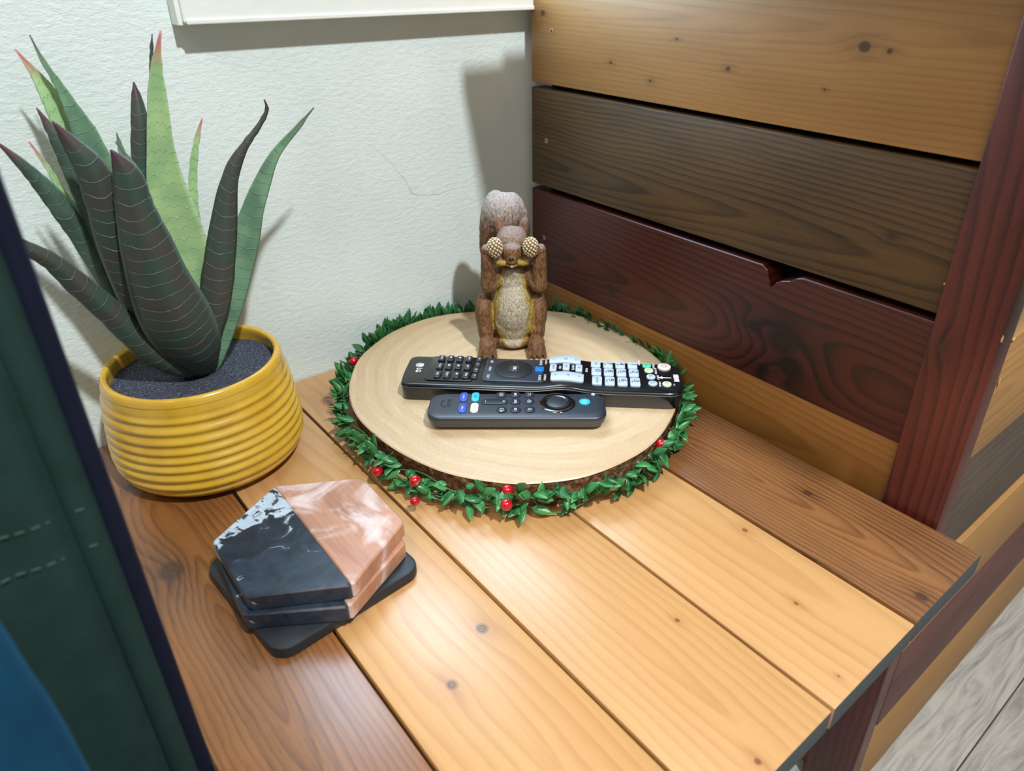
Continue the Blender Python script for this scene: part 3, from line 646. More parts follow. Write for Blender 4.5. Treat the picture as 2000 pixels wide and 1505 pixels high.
# ------------------------------------------------------------------ garland round the log slice
GB = SCN + Vector((0, 0, 0))
gar = thing('leaf_garland', 'artificial green leaf garland with red berries wound round the log slice', 'garland', GB)
GA = closed([(p[0]-SCN.x, p[1]-SCN.y) for p in OUT], 400)
def gp(s, off, z):
    i = int(s*400) % 400; x_, y_ = GA[i]; L = math.hypot(x_, y_); p = Vector((x_*(1+off/L), y_*(1+off/L), z))
    p.x = max(p.x, .0045-SCN.x); p.y = min(p.y, .0075-SCN.y) if p.x+SCN.x < .43 else p.y
    return p
STEM = plain('garland_wire', '#2f6a3c', .4, .5)
for k, (of, zz, ph) in enumerate(((.0035, .0150, 0), (.0060, .0080, 2.1))):
    bm = bmesh.new(); pts = []
    for i in range(400):
        s = i/400; pts.append(gp(s, of+.0028*math.sin(i*.23+ph), zz+.0030*math.sin(i*.17+ph*2)))
    rr = [list(p) for p in pts]; b2 = []
    for i in range(400):
        t_ = (pts[(i+1) % 400]-pts[i-1]).normalized(); a = t_.cross(Vector((0, 0, 1))).normalized(); b = a.cross(t_)
        b2.append([pts[i] + a*.0006*math.cos(2*PI*q/5) + b*.0006*math.sin(2*PI*q/5) for q in range(5)])
    vs = [[bm.verts.new(p) for p in r_] for r_ in b2]
    for i in range(400):
        for q in range(5): bm.faces.new((vs[i-1][q], vs[i-1][(q+1) % 5], vs[i][(q+1) % 5], vs[i][q]))
    link('stem', mesh('stem', bm, True), STEM, gar)
def gleafmat(nm, a, b):
    t = NT(nm); y = t.sep(t.obj())[1]; r_ = t.n.new('ShaderNodeObjectInfo').outputs['Random']; n = t.noise(t.obj(), 200., 2.)
    mid = t.smooth(t.math('ABSOLUTE', y), 0., .0003, .5, 0.)
    t.b.inputs['Subsurface Weight'].default_value = .08; t.b.inputs['Subsurface Scale'].default_value = .002
    col = t.mix(t.math('ADD', t.math('MULTIPLY', r_, .7), t.math('MULTIPLY', n, .3)), rgb(a), rgb(b))
    return t.out(t.mix(mid, col, rgb('#5fae62')), .33, None, .55)
GM = [gleafmat('garland_leaf_deep', '#1f5830', '#32743f'), gleafmat('garland_leaf_fresh', '#2c703c', '#4a9052')]
def gleaf(L, W, fold, curl, notch=False):
    bm = bmesh.new(); n = 7; top = []; bot = []
    for i in range(n):
        s = i/(n-1); w_ = W*math.sin(PI*min(1, s*.93+.04)**.85)**.9 if 0 < s < 1 else .0002
        if i == 0: w_ = .0003
        zc = curl*L*s*s; x_ = L*s
        top.append([(x_, -w_, zc+fold*w_), (x_, 0, zc), (x_, w_, zc+fold*w_)])
    vt = [[bm.verts.new(p) for p in r_] for r_ in top]; vb = [[bm.verts.new((p[0], p[1]*.97, p[2]-.00022)) for p in r_] for r_ in top]
    for i in range(n-1):
        for j in range(2):
            bm.faces.new((vt[i][j], vt[i+1][j], vt[i+1][j+1], vt[i][j+1])); bm.faces.new((vb[i][j], vb[i][j+1], vb[i+1][j+1], vb[i+1][j]))
        bm.faces.new((vt[i][0], vb[i][0], vb[i+1][0], vt[i+1][0])); bm.faces.new((vt[i][2], vt[i+1][2], vb[i+1][2], vb[i][2]))
    bm.faces.new((vt[-1][0], vb[-1][0], vb[-1][1], vb[-1][2], vt[-1][2], vt[-1][1])); bm.faces.new((vt[0][0], vt[0][1], vt[0][2], vb[0][2], vb[0][1], vb[0][0]))
    return mesh('leaf', bm, True)
GL = []
for q, (L, W, fo, cu_) in enumerate(((.0140, .0031, .30, .12), (.0122, .0034, .2, -.25), (.0150, .0031, .35, .05), (.0112, .0030, .25, .3))):
    for m in GM:
        me = gleaf(L, W, fo, cu_); me.materials.append(m); GL.append(me)
random.seed(12); rest = bmesh.new(); items = []
for i in range(520):
    s = (i+random.uniform(-.4, .4))/520 % 1.
    back = 0.
    of = random.choice((.0030, .0050)) + random.uniform(-.0015, .0025); zz = random.uniform(.006, .0215)
    p = gp(s, of, zz); q = gp(s+.003, of, zz); tg = (q-p); tg.z = 0
    if tg.length < 1e-6: continue
    tg.normalize(); n_ = Vector((p.x, p.y, 0)).normalized()
    dirn = tg*random.choice((-.75, .8))*random.uniform(.1, 1.) + n_*random.uniform(-.05, 1.0) + Vector((0, 0, random.uniform(-.5, .8)))
    wx, wy = p.x+SCN.x, p.y+SCN.y
    nearw = wx < .022; nearp = wy > -.012
    if nearw or nearp: dirn = tg*random.uniform(-.5, .5) + Vector((0, 0, random.uniform(.5, 1.))) + n_*(random.uniform(-.05, .12)); p.z = random.uniform(.016, .024)
    dirn.normalize()
    e = p + dirn*.0165
    if e.z < .0030: dirn.z += (.0032-e.z)/.0150; dirn.normalize()
    if e.x+SCN.x < .002: dirn.x += .4; dirn.normalize()
    if e.y+SCN.y > .005: dirn.y -= .8; dirn.normalize()
    # keep leaves from piercing the slice: push the tip outward when it would fall inside
    if e.z < .026 and Vector((e.x, e.y)).length < Vector((p.x, p.y)).length - .003: dirn += n_*.6; dirn.normalize()
    Z = (Vector((0, 0, 1)) + n_*.7 + Vector((random.uniform(-.6, .6), random.uniform(-.6, .6), 0))).normalized()
    Y = Z.cross(dirn).normalized(); Z = dirn.cross(Y).normalized(); sc = random.uniform(.8, 1.15)
    M4 = Matrix(((dirn.x*sc, Y.x*sc, Z.x*sc, p.x), (dirn.y*sc, Y.y*sc, Z.y*sc, p.y), (dirn.z*sc, Y.z*sc, Z.z*sc, p.z), (0, 0, 0, 1)))
    items.append(((Vector((wx, wy, p.z))-Vector((.5887, -.4509, .336))).length, i, M4, random.choice(GL)))
items.sort(key=lambda a: (a[0], a[1]))
for k, (d_, i_, M4, me) in enumerate(items):
    if k < 298:
        o = bpy.data.objects.new('leaf', me); COL.objects.link(o); o.parent = gar; o.matrix_local = M4
    else:
        b2 = bmesh.new(); b2.from_mesh(me); merge(rest, b2, M4)
link('far_foliage', mesh('far_foliage', rest, True), GM[0], gar, kind='stuff', label='leaves on the far side of the garland')
BERRY = plain('berry_red', '#b0081c', .12, .6, coat=.6)
bm = bmesh.new(); ell(bm, (0, 0, 0), (.0042, .0042, .0042), None, 18, 12); BE = mesh('berry', bm, True); BE.materials.append(BERRY)
for bx, by, bz in ((.0376, -.2111, .018), (.2180, -.2570, .0165), (.2280, -.2640, .0085), (.2650, -.2130+.0, .0180), (.2766, -.2230, .0150), (.2973, -.0961, .018), (.2219, .0040, .018), (.1858, -.2690, .012), (.1800, -.2650, .006)):
    v = Vector((bx-SCN.x, by-SCN.y, 0)); 
    if (bx, by) == (.2650, -.2130): v += v.normalized()*.004
    bo = bpy.data.objects.new('berry', BE); COL.objects.link(bo); bo.parent = gar; v += v.normalized()*.0030; bo.location = (v.x, v.y, bz+.0022)
    if bz < .01: bo.scale = (.8, .8, .8)
# ------------------------------------------------------------------ squirrel figurine
ROT_S = math.atan2(.79939, .60082)
sqr = thing('squirrel_figurine', 'brown squirrel figurine covering its eyes with two pine cones, standing on the log slice', 'figurine', (.1065, -.0885, .025), ROT_S)
def S(x, f, z): return Vector((x, -f, z))
def sdf_mesh(build, voxel, smooth_n, fur, furs):
    bm = bmesh.new(); build(bm); me = bpy.data.meshes.new('tmp'); bm.to_mesh(me); bm.free()
    o = bpy.data.objects.new('tmp', me); COL.objects.link(o)
    m = o.modifiers.new('r', 'REMESH'); m.mode = 'VOXEL'; m.voxel_size = voxel; m.use_smooth_shade = True
    m = o.modifiers.new('s', 'SMOOTH'); m.iterations = smooth_n; m.factor = .6
    dg = bpy.context.evaluated_depsgraph_get(); r = bpy.data.meshes.new_from_object(o.evaluated_get(dg)); bpy.data.objects.remove(o)
    ns = [v.normal.copy() for v in r.vertices]
    for v, n in zip(r.vertices, ns):
        c = v.co; q = Vector((c.x*furs + 2.*math.sin(c.z*90), c.y*furs, c.z*furs*.22))
        v.co = c + n*fur*(noise.noise(q) + .5*noise.noise(q*2.3))
    for p in r.polygons: p.use_smooth = True
    return r
def body(bm):
    E_ = lambda c, r, rot=None: ell(bm, S(*c), r, rot)
    E_((.0025, .001, .0340), (.0215, .0190, .0335)); E_((.0028, .006, .0400), (.0180, .0175, .0260))
    E_((.0028, .001, .0640), (.0150, .0135, .0230)); E_((.0028, -.002, .0800), (.0120, .0115, .0150))
    # head: skull, wedge muzzle, cheeks, chin
    E_((.0028, .002, .1015), (.0138, .0138, .0123)); E_((.0026, .0115, .0945), (.0098, .0115, .0085), Matrix.Rotation(-.55, 3, 'X'))
    E_((.0022, .0170, .0905), (.0052, .0070, .0052)); E_((-.0060, .0120, .0868), (.0085, .0075, .0042)); E_((.0115, .0120, .0868), (.0085, .0075, .0042))
    E_((.0024, .0150, .0850), (.0050, .0055, .0032))
    E_((-.0072, -.002, .1130), (.0044, .0030, .0100), Matrix.Rotation(-.12, 3, 'Y')); E_((.0132, -.002, .1115), (.0042, .0030, .0095), Matrix.Rotation(.14, 3, 'Y'))
    for sx in (-1, 1):
        c = .0038
        cap_limb(bm, S(c+sx*.0105, .001, .0740), S(c+sx*.0215, .0105, .0650), .0078, .0080)
        cap_limb(bm, S(c+sx*.0215, .0105, .0650), S(c+sx*.0232, .0165, .0985), .0082, .0043)
        E_((c+sx*.0228, .0178, .0990), (.0044, .0042, .0046))
        for k in range(4):
            a = -.6 + .42*k; cap_limb(bm, S(c+sx*.0222, .0185, .0990+.0012*(k-1.5)), S(c+sx*.0192, .0220+.0014*math.cos(a), .1005+.0026*(k-1.5)), .0014, .0011, 8)
        # haunch, shin, long foot with toes
        E_((.0008+sx*.0236, .001, .0330), (.0090, .0165, .0215)); E_((.0008+sx*.0232, .007, .0205), (.0075, .0105, .0150))
        E_((.0010+sx*.0218, .0165, .0085), (.0080, .0110, .0085)); E_((.0010+sx*.0220, .0215, .0058), (.0082, .0085, .0064))
        for k in range(4):
            cap_limb(bm, S(.0010+sx*.0220+.0040*(k-1.5), .0220, .0064), S(.0010+sx*.0222+.0048*(k-1.5), .0312-.0006*abs(k-1.5), .0026), .0021, .0018, 8)
    E_((.0025, .000, .0080), (.0200, .0180, .0080))
me = sdf_mesh(body, .00072, 3, .00045, 900)
ca = me.color_attributes.new('paint', 'FLOAT_COLOR', 'POINT')
def mixc(a, b, t): t = max(0, min(1, t)); return tuple(x+(y-x)*t for x, y in zip(a, b))
BRN, DBR, YEL, CRM, FRO = rgb('#a07650'), rgb('#5a3d27'), rgb('#c6a94e'), rgb('#d6cdb4'), rgb('#b0a09c')
BLK = rgb('#1c1412')
for i, v in enumerate(me.vertices):
    x, f, z = v.co.x, -v.co.y, v.co.z; n = noise.noise(Vector((x*300, f*300, z*90))); n2 = noise.noise(Vector((x*1100, f*1100, z*260)))
    c = mixc(BRN, DBR, .30 + .6*n + .9*n2)
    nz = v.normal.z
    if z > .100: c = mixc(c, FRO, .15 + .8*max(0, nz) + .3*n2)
    if z < .012 and f > .022:
        q = abs((((x-.0010) % .0042)/.0042)-.5)
        c = mixc(c, DBR, .35)
    # belly bib
    hw = .0172 if z < .042 else .0172 - (z-.042)*.27
    hw = hw*(1 if z > .026 else max(0, (z-.002)/.024)**.6); d = abs(x-.0025)/max(hw, .001)
    if f > .001 and z < .0785 and -v.normal.y > .05 and abs(x-.0025) < .0188:
        dd_ = d + .18*n + .1*n2
        if dd_ < 1.25: c = mixc(c, YEL, (1.25-dd_)/.25)
        if dd_ < .92: c = mixc(c, CRM, (.92-dd_)/.25); c = mixc(c, rgb('#8f8a78'), max(0, n2*1.4-.1))
        if z > .07: c = mixc(c, DBR, .35)
    # yellow muzzle band and dark mouth
    if f > .010 and .0835 < z < .0892 and abs(x-.0025) < .0165: c = mixc(YEL, c, (abs(x-.0025)-.012)/.004)
    if f > .018 and abs(z-.0868) < .0009 and abs(x-.0024) < .005: c = mixc(c, BLK, .8)
    if f > .010 and z < .0838 and z > .079: c = mixc(c, DBR, .4)
    ca.data[i].color = (c[0], c[1], c[2], 1)
t = NT('figurine_resin'); P = t.obj(); x, y, z = t.sep(P); M = t.math
wv = t.noise(P, 160., 2.)
h1 = t.noise(t.vec(M('ADD', M('MULTIPLY', x, 2500.), M('MULTIPLY', wv, 5.)), M('MULTIPLY', y, 2500.), M('MULTIPLY', z, 420.)), 1., 3., .6)
c = t.attr('paint').outputs['Color']
col = t.mix(t.smooth(h1, .38, .58, .75, 0.), c, t.mix(1., c, rgb('#6e564a'), 'MULTIPLY'))
RES = t.out(col, .5, t.bump(h1, .0006, 1.), .4)
link('body', me, RES, sqr)
bm = bmesh.new(); ell(bm, S(.0020, .0232, .0922), (.0021, .0016, .0015)); link('nose', mesh('nose', bm, True), plain('nose_paint', '#1b1110', .35), sqr)
bm = bmesh.new(); box(bm, .0012, .0030, -.0208, -.0190, .0838, .0858, .0003); link('teeth', mesh('teeth', bm), plain('tooth_paint', '#dcd6c6', .5), sqr)
def tail(bm):
    E_ = lambda c, r, rot=None: ell(bm, S(*c), r, rot, 20, 16)
    E_((-.0105, -.028, .100), (.0155, .0125, .0370)); E_((.0030, -.028, .098), (.0165, .0125, .0370)); E_((-.0035, -.029, .088), (.0232, .0110, .0420))
    E_((-.0030, -.026, .050), (.0200, .0110, .0380)); E_((-.0015, -.020, .022), (.0150, .0120, .0200)); E_((-.0040, -.024, .116), (.0175, .0130, .0200))
me = sdf_mesh(tail, .0009, 5, .0005, 700)
ca = me.color_attributes.new('paint', 'FLOAT_COLOR', 'POINT')
for i, v in enumerate(me.vertices):
    x, f, z = v.co.x, -v.co.y, v.co.z; n2 = noise.noise(Vector((x*1300, f*1300, z*200))); n = noise.noise(Vector((x*300, f*300, z*60)))
    c = mixc(rgb('#8a6440'), rgb('#4d3420'), .4 + .5*n + .5*n2)
    if abs(x+.001) < .006: c = mixc(c, rgb('#b08a50'), .4)
    c = mixc(c, rgb('#d2cdcc'), (z-.104)/.032 + .7*n2)
    ca.data[i].color = (c[0], c[1], c[2], 1)
link('tail', me, RES, sqr, label='bushy tail with pale frosted tip')
CONE = NT('cone_paint'); n = CONE.noise(CONE.obj(), 500., 3.)
CO_ = CONE.out(CONE.mix(n, rgb('#e6dcc2'), rgb('#a98f64')), .55); CDK = plain('cone_core', '#6e5636', .7)
for sx, cx in ((-1, -.0118), (1, .0184)):
    bm = bmesh.new(); r0 = (.0065, .0060, .0082); ell(bm, S(cx, .0195, .1015), r0, None, 14, 10)
    cone = link('pine_cone', mesh('pine_cone', bm, True), CDK, sqr)
    bm = bmesh.new()
    for k in range(84):
        s = (k+.5)/84; ph = math.acos(1-2*s); th = k*2.39996
        n_ = Vector((math.sin(ph)*math.cos(th), math.sin(ph)*math.sin(th), math.cos(ph)))
        p = S(cx, .0195, .1015) + Vector((n_.x*r0[0], n_.y*r0[1], n_.z*r0[2]))
        q = n_.to_track_quat('Z', 'Y').to_matrix(); ell(bm, p, (.00112, .00125, .00062), q, 7, 5)
    link('cone_scales', mesh('cone_scales', bm, True), CO_, cone, kind='stuff')

# ------------------------------------------------------------------ long black remote
GLOSS = plain('gloss_black', '#090b0f', .22, .5, coat=.5); MATB = plain('matte_black', '#17191c', .45, .5)
WBTN = plain('white_key', '#b2c2d2', .4, .5); PRINT = plain('white_print', '#dfe6ee', .5); DPR = plain('dark_print', '#20262e', .5)
AX = math.atan2(.724, .690)
rem = thing('television_remote', 'long glossy black television remote with white number keys, behind the short remote', 'remote control', (.1305, -.2142, .025), AX)
HT = .0160
def hump(u): return .0030*math.exp(-((u-.128)/.0155)**2)
def lgw(u):
    a, b = -.0040, .2222; r = .0065
    e = 0.
    if u < a+r: e = r - math.sqrt(max(0, r*r-(a+r-u)**2))
    if u > b-r*2: q = (u-(b-r*2))/(r*2); e = r*1.1*(1-math.sqrt(max(0, 1-q*q)))
    return e
us = [-.0040, -.0037, -.0030, -.0018, .0002, .0026] + [.006+.0035*i for i in range(58)] + [.2100, .2135, .2165, .2190, .2207, .2217, .2222]
def lgsec(u, zlo, zhi, ins, r=.0030):
    e = lgw(u)+ins; y0, y1 = e, .0475-e; hp = hump(u)
    z1 = zhi + hp if zhi > .01 else zhi
    pts = [(y0, zlo+.0015), (y0+.0012, zlo), (y1-.0012, zlo), (y1, zlo+.0015)]
    for k in range(6): a = k*PI/2/5; pts.append((y1-r+r*math.cos(a), z1-r+r*math.sin(a)))
    for k in range(1, 9): yq = (y1-r)+(y0+r-(y1-r))*k/9; pts.append((yq, z1 - .0011*max(0, (.016-(yq-y0))/.016)**2))
    for k in range(6): a = PI/2+k*PI/2/5; pts.append((y0+r+r*math.cos(a), z1-.0011-r+r*math.sin(a)))
    return [(u, y, z) for y, z in pts]
bm = bmesh.new(); rings(bm, [lgsec(u, 0, HT, 0) for u in us]); link('casing', mesh('casing', bm, True, 60), GLOSS, rem)
bm = bmesh.new()
fr = [(u, lgw(u)-.0001, HT-.0036+hump(u)) for u in us]
tube(bm, fr, .00035, 5); link('trim_line', mesh('trim_line', bm), plain('satin_trim', '#6d7478', .25, .5, metal=.8), rem)
bmesh_cache = {}
def key(u, v, du, dv, r, mat, par, h=.0012, ht=HT, b=.0004, nm='button', lab=None):
    k = (round(du, 5), round(dv, 5), round(r, 5), mat.name, h)
    if k not in bmesh_cache:
        bm = bmesh.new()
        if r >= min(du, dv)/2 - 1e-5 and abs(du-dv) < 1e-5: disc(bm, 0, 0, du/2, -.0004, h, 24, b)
        else: rbox(bm, 0, 0, du, dv, r, -.0004, h, b, 4)
        me = mesh('button', bm, True, 40); me.materials.append(mat); bmesh_cache[k] = me
    return link(nm, bmesh_cache[k], None, par, (u, v, ht + (hump(u) if par is rem else 0)), label=lab)
# raised key-field outline and twelve small black keys
KB = plain('black_key', '#20262c', .3, .5, coat=.3)
bm = bmesh.new(); rbox(bm, .0340, .0262, .0400, .0400, .004, HT-.0002, HT+.00035, .0002); link('key_field', mesh('key_field', bm, True, 40), GLOSS, rem)
lab3 = [['TEXT', 'T.OPT', 'SUB'], ['\u25cf', '\u25a0', 'SLEEP'], ['\u25ba', '\u2016', '\u25a0'], ['SIMP', 'LIST', 'FREE']]
for i in range(4):
    for j in range(3):
        u = .0235 + .0078*i + .0009*(1-j)*-1; v = (.0412, .0274, .0136)[j]
        bt = key(u, v, .0054, .0104 if j == 2 else .0092, .0016, KB, rem, .0016, HT+.0003, .0005)
        s_ = lab3[i][j]
        if len(s_) == 1:
            bm = bmesh.new(); rbox(bm, 0, .001, .0014, .0022, .0003, .0015, .00168); link('print', mesh('print', bm), PRINT, bt)
        else: text(s_, .0024, PRINT, bt, (0, 0.0003, .0016), name='print', sx=1.)
for j, v in enumerate((.0428, .0335, .0240, .0140)):
    bt = key(.0546, v, .0050, .0080, .0012, KB, rem, .0012, HT, .0005)
    text(('AD', '\u25cb', '3D', 'TV')[j], .0024, PRINT, bt, (0, 0, .0012), name='print')
text('LG', .0058, PRINT, rem, (.0068, .0218, HT+.00006), bold=.00012, name='logo_letters')
bm = bmesh.new(); disc(bm, .0062, .0303, .0034, HT, HT+.00012, 28); lo = link('logo_disc', mesh('logo_disc', bm), PRINT, rem)
bm = bmesh.new()
tube(bm, [(.0062+.0025*math.cos(a), .0303+.0025*math.sin(a), HT+.0002) for a in [PI*.0+k*PI*1.5/14 for k in range(15)]], .00022, 4)
tube(bm, [(.0062+d, .0303, HT+.0002) for d in (-.0011, .0011)], .0002, 4); tube(bm, [(.0052, .0303, HT+.0002), (.0052, .0291, HT+.0002)], .0002, 4)
link('logo_mark', mesh('logo_mark', bm), DPR, lo)
# navigation pad
PADM = plain('slate_pad', '#2d3743', .3, .5, coat=.3)
bm = bmesh.new(); rbox(bm, .0862, .0265, .0500, .0372, .003, HT-.0002, HT+.0007, .0004); pad = link('navigation_pad', mesh('pad', bm, True, 40), PADM, rem)
bm = bmesh.new(); disc(bm, .0852, .0272, .0160, HT+.0006, HT+.0013, 44, .0005, .0152); link('dial', mesh('dial', bm, True, 40), MATB, rem, label='round black navigation dial')
bm = bmesh.new(); rbox(bm, .0857, .0272, .0088, .0100, .0032, HT+.0012, HT+.0020, .0004); ok = link('ok_button', mesh('ok', bm, True, 40), PADM, rem)
text('OK', .0036, PRINT, ok, (.0860, .0272, HT+.0020), name='print', bold=.0001)
for a, b, s_ in ((.0655, .0390, 'SET'), (.0655, .0268, 'INFO'), (.0655, .0140, 'EXIT'), (.1068, .0400, 'HOME'), (.1075, .0150, 'GUIDE')):
    text(s_, .0030, PRINT, rem, (a, b, HT+.0007), name='print')
for a, b in ((.0852, .0400), (.0852, .0145)):
    bm = bmesh.new(); tube(bm, [(a-.002, b, HT+.00135), (a, b+(.0008 if b > .03 else -.0008), HT+.00135), (a+.002, b, HT+.00135)], .00016, 4); link('print', mesh('p', bm), plain('dim_print', '#59636c', .5), rem)
key(.1066, .0276, .0072, .0072, .0012, plain('blue_key', '#1173c9', .35, .5), rem, .0010, HT+.0006, .0003, lab='small square blue button')
text('Q.MENU', .0026, PRINT, rem, (.1118, .0150, HT+.0012), name='print'); text('BACK', .0026, PRINT, rem, (.1112, .0405, HT+.0010), name='print')
# rocker keys over the hump
def rocker(v0, v1, u0, u1, wav):
    bm = bmesh.new(); rs = []
    for i in range(17):
        u = u0+(u1-u0)*i/16; e = .0012*(1-math.sqrt(max(0, 1-((abs(i-8)-7)/1.)**2))) if abs(i-8) > 7 else 0
        bow = wav*math.sin((u-u0)/(u1-u0)*PI)*.0010; h_ = HT+hump(u)
        a, b = v0+e+(bow if wav < 0 else 0), v1-e+(bow if wav > 0 else 0)
        rs.append([(u, a, h_-.0006), (u, b, h_-.0006), (u, b, h_+.0010), (u, b-.0005, h_+.0014), (u, a+.0005, h_+.0014), (u, a, h_+.0010)])
    rings(bm, rs); return link('rocker_key', mesh('rocker', bm, True, 40), WBTN, rem)
ra = rocker(.0366, .0470, .1140, .1402, 1.); rb = rocker(.0082, .0210, .1166, .1432, -1.)
for u, v, s_ in ((.1180, .0415, '-'), (.1272, .0415, '\u25c1'), (.1360, .0415, '+'), (.1205, .0150, '<'), (.1300, .0150, 'P'), (.1395, .0150, '>')):
    text(s_, .0040, DPR, ra if v > .03 else rb, (u, v, HT+hump(u)+.0014), -PI/2 if s_ == 'P' else 0, name='print')
for k, (u, v, s_) in enumerate(((.1178, .0290, 'MUTE'), (.1285, .0295, 'FAV'), (.1390, .0298, '3D'))):
    bt = key(u, v, .0056, .0112, .0012, WBTN, rem, .0012, HT, .0004); text(s_, .0026, DPR, bt, (0, 0, .0012), name='print')
text('FAV', .0030, PRINT, rem, (.1233, .0292, HT+hump(.1233)+.0002), name='print'); text('MUTE', .0030, PRINT, rem, (.1340, .0298, HT+hump(.134)+.0002), name='print'); text('PAGE', .0026, PRINT, rem, (.1452, .0297, HT+hump(.1452)+.0001), name='print')
# number keys
nums = [[('1', ''), ('2', 'abc'), ('3', 'def')], [('4', 'ghi'), ('5', 'jkl'), ('6', 'mno')], [('7', 'pqrs'), ('8', 'tuv'), ('9', 'wxyz')], [('LIST', ''), ('0', ''), ('Q.VIEW', '')]]
for i in range(4):
    for j in range(3):
        u = .1840 - .0102*i; v = (.0410, .0281, .0138)[j]
        bt = key(u + .0006*(j-1), v, .0080, (.0110, .0122, .0130)[j], .0014, WBTN, rem, .0010, HT, .0004, nm='number_key')
        a, b = nums[i][j]
        if len(a) == 1: text(a, .0068, DPR, bt, (.0010, .0012, .0010), name='print', sx=1.25)
        else: text(a, .0026, DPR, bt, (0, 0, .0010), name='print')
        if b: text(b, .0024, DPR, bt, (-.0022, -.0004, .0010), name='print')
GRN = plain('green_key', '#58c3a4', .4); YLG = plain('yellow_green_key', '#c9e0b6', .4); PNK = plain('power_key', '#dccac2', .4)
for u, v, m_, s_, lb in ((.1953, .0416, GRN, 'ENERGY', 'round green button'), (.1966, .0338, YLG, 'AV MODE', 'round yellow-green button'), (.1977, .0232, WBTN, 'INPUT', None), (.1986, .0128, WBTN, 'TV/RAD', None), (.2098, .0125, YLG, 'TV', None)):
    bt = key(u, v, .0074, .0074, .0037, m_, rem, .0010, HT, .0004, lab=lb); text(s_, .0024, PRINT, rem, (u+.0056, v, HT+.0001), name='print')
    bm = bmesh.new(); tube(bm, [(.0014*math.cos(a), .0014*math.sin(a), .0010) for a in [k*PI/5 for k in range(9)]], .00020, 4); link('print', mesh('p', bm), DPR, bt)
pw = key(.2096, .0402, .0110, .0110, .0055, PNK, rem, .0014, HT, .0005, nm='power_button', lab='large pale power button')
bm = bmesh.new(); tube(bm, [(.0021*math.cos(a), .0021*math.sin(a), .0014) for a in [.5+k*(2*PI-1.)/12 for k in range(13)]], .00020, 4); tube(bm, [(.0006, 0, .0014), (.0027, 0, .0014)], .0002, 4); link('print', mesh('p', bm), DPR, pw)
text('ENERGY', .0024, PRINT, rem, (.1890, .0470, HT+.0001), name='print')
WP = plain('white_marker', '#eef2f6', .5)
text('HDMI', .0052, WP, rem, (.2180, .0232, HT+.00006), name='marker_lettering', bold=.00030, sx=.85)
bm = bmesh.new(); ap = [(.2035, .0232), (.2070, .0252), (.2070, .0238), (.2142, .0236), (.2142, .0228), (.2070, .0226), (.2070, .0212)]
rings(bm, [[(a, b, HT) for a, b in ap], [(a, b, HT+.00012) for a, b in ap]]); link('marker_arrow', mesh('arrow', bm), WP, rem)

# ------------------------------------------------------------------ short streaming remote
FB = plain('satin_black', '#1b2330', .40, 1.0, bump=(900., .00002)); FK = plain('soft_key', '#1b2430', .4, .5)
FH = .0140
fr_ = thing('streaming_remote', 'short matte black streaming remote with a round ring dial, nearest the front', 'remote control', (.1793, -.2192, .025), math.atan2(.771, .637))
bm = bmesh.new()
def fsec(ins, z): return [(x_, y_, z) for x_, y_ in rrect(.0640, .0112, .1362-2*ins, .0362-2*ins, .0105-ins, 10)]
rings(bm, [fsec(.0095, 0), fsec(.0068, .0006), fsec(.0034, .0030), fsec(.0012, .0062), fsec(0, .0102), fsec(.0003, FH-.0013), fsec(.0012, FH-.0006), fsec(.0030, FH-.0002), fsec(.0070, FH)])
link('casing', mesh('casing', bm, True, 60), FB, fr_)
PUR = plain('blue_key_a', '#3552b8', .4); CYN = plain('cyan_key', '#35b5c8', .4); IVR = plain('ivory_key', '#efe9e2', .4)
def fkey(u, v, du, dv, r, m_, nm='button', lab=None, h=.0008): return key(u, v, du, dv, r, m_, fr_, h, FH, .0003, nm, lab)
for u, v, m_, s_, lb, ps in ((.0222, .0220, PUR, 'music', 'blue capsule button', PRINT), (.0226, .0058, PUR, 'video', 'blue capsule button', PRINT), (.0312, .0220, CYN, 'd+', 'cyan capsule button', DPR), (.0316, .0062, IVR, 'NETFLIX', 'white capsule button', plain('red_print', '#c0503c', .5))):
    bt = fkey(u, v, .0058, .0132, .0029, m_, 'app_button', lb)
    text(s_, .0022 if len(s_) > 3 else .0034, ps, bt, (0, 0, .0008), name='print')
bt = fkey(.0466, .0150, .0210, .0076, .0038, FK, 'volume_rocker'); text('\u2013', .0042, PRINT, bt, (-.0068, 0, .0008), name='print'); text('+', .0046, PRINT, bt, (.0068, 0, .0008), name='print')
icons = {0: 'tv', 1: 'bar', 2: 'back', 3: 'pp', 4: 'home', 5: 'mute', 6: 'ff', 7: 'menu'}
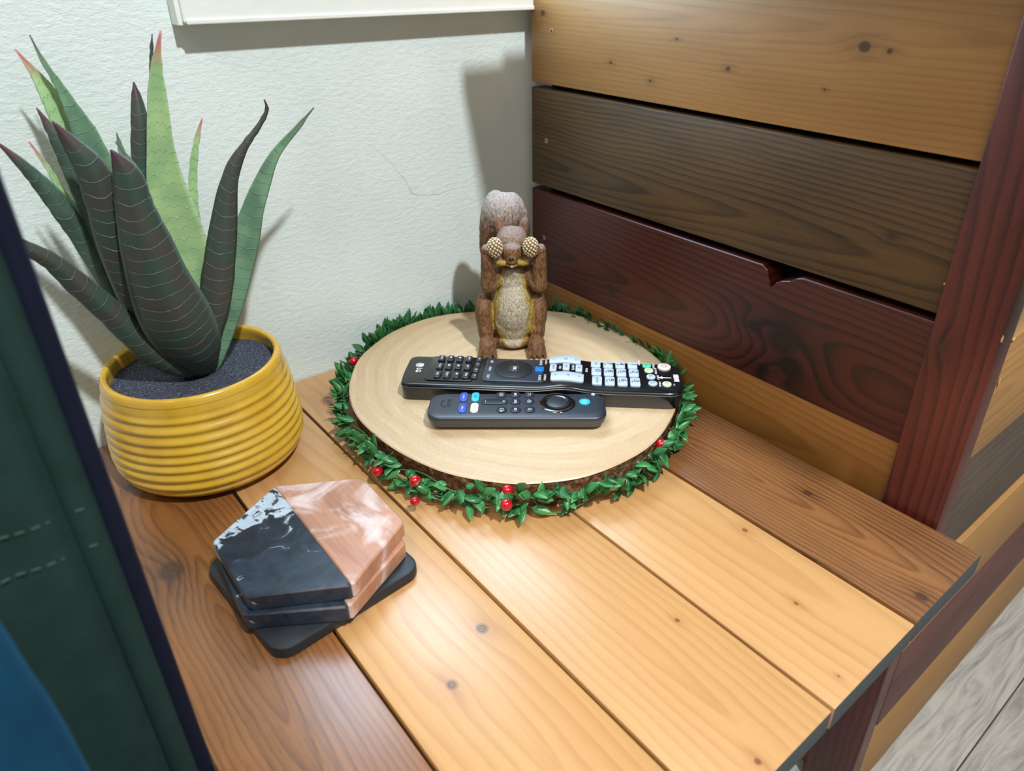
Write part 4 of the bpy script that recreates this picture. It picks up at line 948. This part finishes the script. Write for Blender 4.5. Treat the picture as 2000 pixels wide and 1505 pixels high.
for k, (u, v) in enumerate(((.0512, .0252), (.0622, .0252), (.0730, .0255), (.0626, .0150), (.0733, .0155), (.0525, .0034), (.0630, .0034), (.0737, .0036))):
    bt = fkey(u, v, .0082, .0082, .0041, FK); bm = bmesh.new(); z = .0008; ic = icons[k]
    def seg(*p): tube(bm, [(a, b, z) for a, b in p], .00022, 4)
    if ic in ('tv', 'mute'): seg((-.0012, -.0014), (.0012, -.0014), (.0012, .0014), (-.0012, .0014), (-.0012, -.0014)); (seg((.0006, -.002), (-.0010, -.0030)) if ic == 'mute' else seg((0, .0006), (0, -.0006)))
    elif ic == 'bar': [rbox(bm, 0, d, .0018, .0010, .0002, z, z+.0002) for d in (-.0008, .0008)]
    elif ic == 'pp': seg((-.001, .0016), (.001, .0016), (0, -.0002), (-.001, .0016)); seg((-.001, -.0008), (.001, -.0008)); seg((-.001, -.0016), (.001, -.0016))
    elif ic == 'ff': seg((-.001, .0016), (.001, .0016), (0, 0), (-.001, .0016)); seg((-.001, 0), (.001, 0), (0, -.0016), (-.001, 0))
    elif ic == 'back': seg((.001, .0014), (.001, -.0008), (-.0008, -.0008), (-.0008, .001))
    elif ic == 'home': seg((-.0012, -.0012), (.0004, -.0012), (.0014, 0), (.0004, .0012), (-.0012, .0012), (-.0012, -.0012))
    else: [seg((d, -.0014), (d, .0014)) for d in (-.0010, 0, .0010)]
    link('print', mesh('icon', bm), PRINT, bt)
GR = plain('ring_gloss', '#0b0d11', .1, .7, coat=1.)
bm = bmesh.new(); rs = []
for j in range(9):
    a = PI*j/8; r_ = .01115 - .0033*math.cos(a); zq = FH - .0002 + .0011*math.sin(a)
    rs.append([(.0947+r_*math.cos(2*PI*i/56), .0140+r_*math.sin(2*PI*i/56), zq) for i in range(56)])
rings(bm, rs[::-1], False); link('ring_dial', mesh('ring', bm, True), GR, fr_, label='glossy black ring dial')
bm = bmesh.new(); disc(bm, .0947, .0145, .0079, FH-.0003, FH+.0006, 44, .0003); link('select_button', mesh('select', bm, True, 40), FB, fr_)
ab = fkey(.1160, .0150, .0086, .0086, .0043, plain('voice_key', '#21b3c6', .4), 'voice_button', 'cyan round voice button')
bm = bmesh.new(); tube(bm, [(.0017*math.cos(a), .0017*math.sin(a), .0008) for a in [k*PI/7 for k in range(14)]], .00018, 4); link('print', mesh('p', bm), plain('voice_print', '#c9f2f6', .5), ab)
bm = bmesh.new(); tube(bm, [(.1232+.0011*math.cos(a), .0262+.0011*math.sin(a), FH+.0002) for a in [k*PI/6 for k in range(13)]], .00045, 5); link('microphone_hole', mesh('mic', bm), PRINT, fr_)
DG = plain('debossed_print', '#0e141d', .5)
text('firetv', .0058, DG, fr_, (.0118, .0135, FH+.00004), name='logo_letters', sx=.95)
bm = bmesh.new(); tube(bm, [(.0085 - .0030*math.sin(PI*k/14)**.8, .0190 - .0115*k/14, FH+.0001) for k in range(15)], [.00012+.00022*math.sin(PI*k/14) for k in range(15)], 4)
tube(bm, [(.0072, .0084, FH+.0001), (.0092, .0076, FH+.0001), (.0088, .0094, FH+.0001)], .0002, 4); link('logo_smile', mesh('smile', bm), DG, fr_)
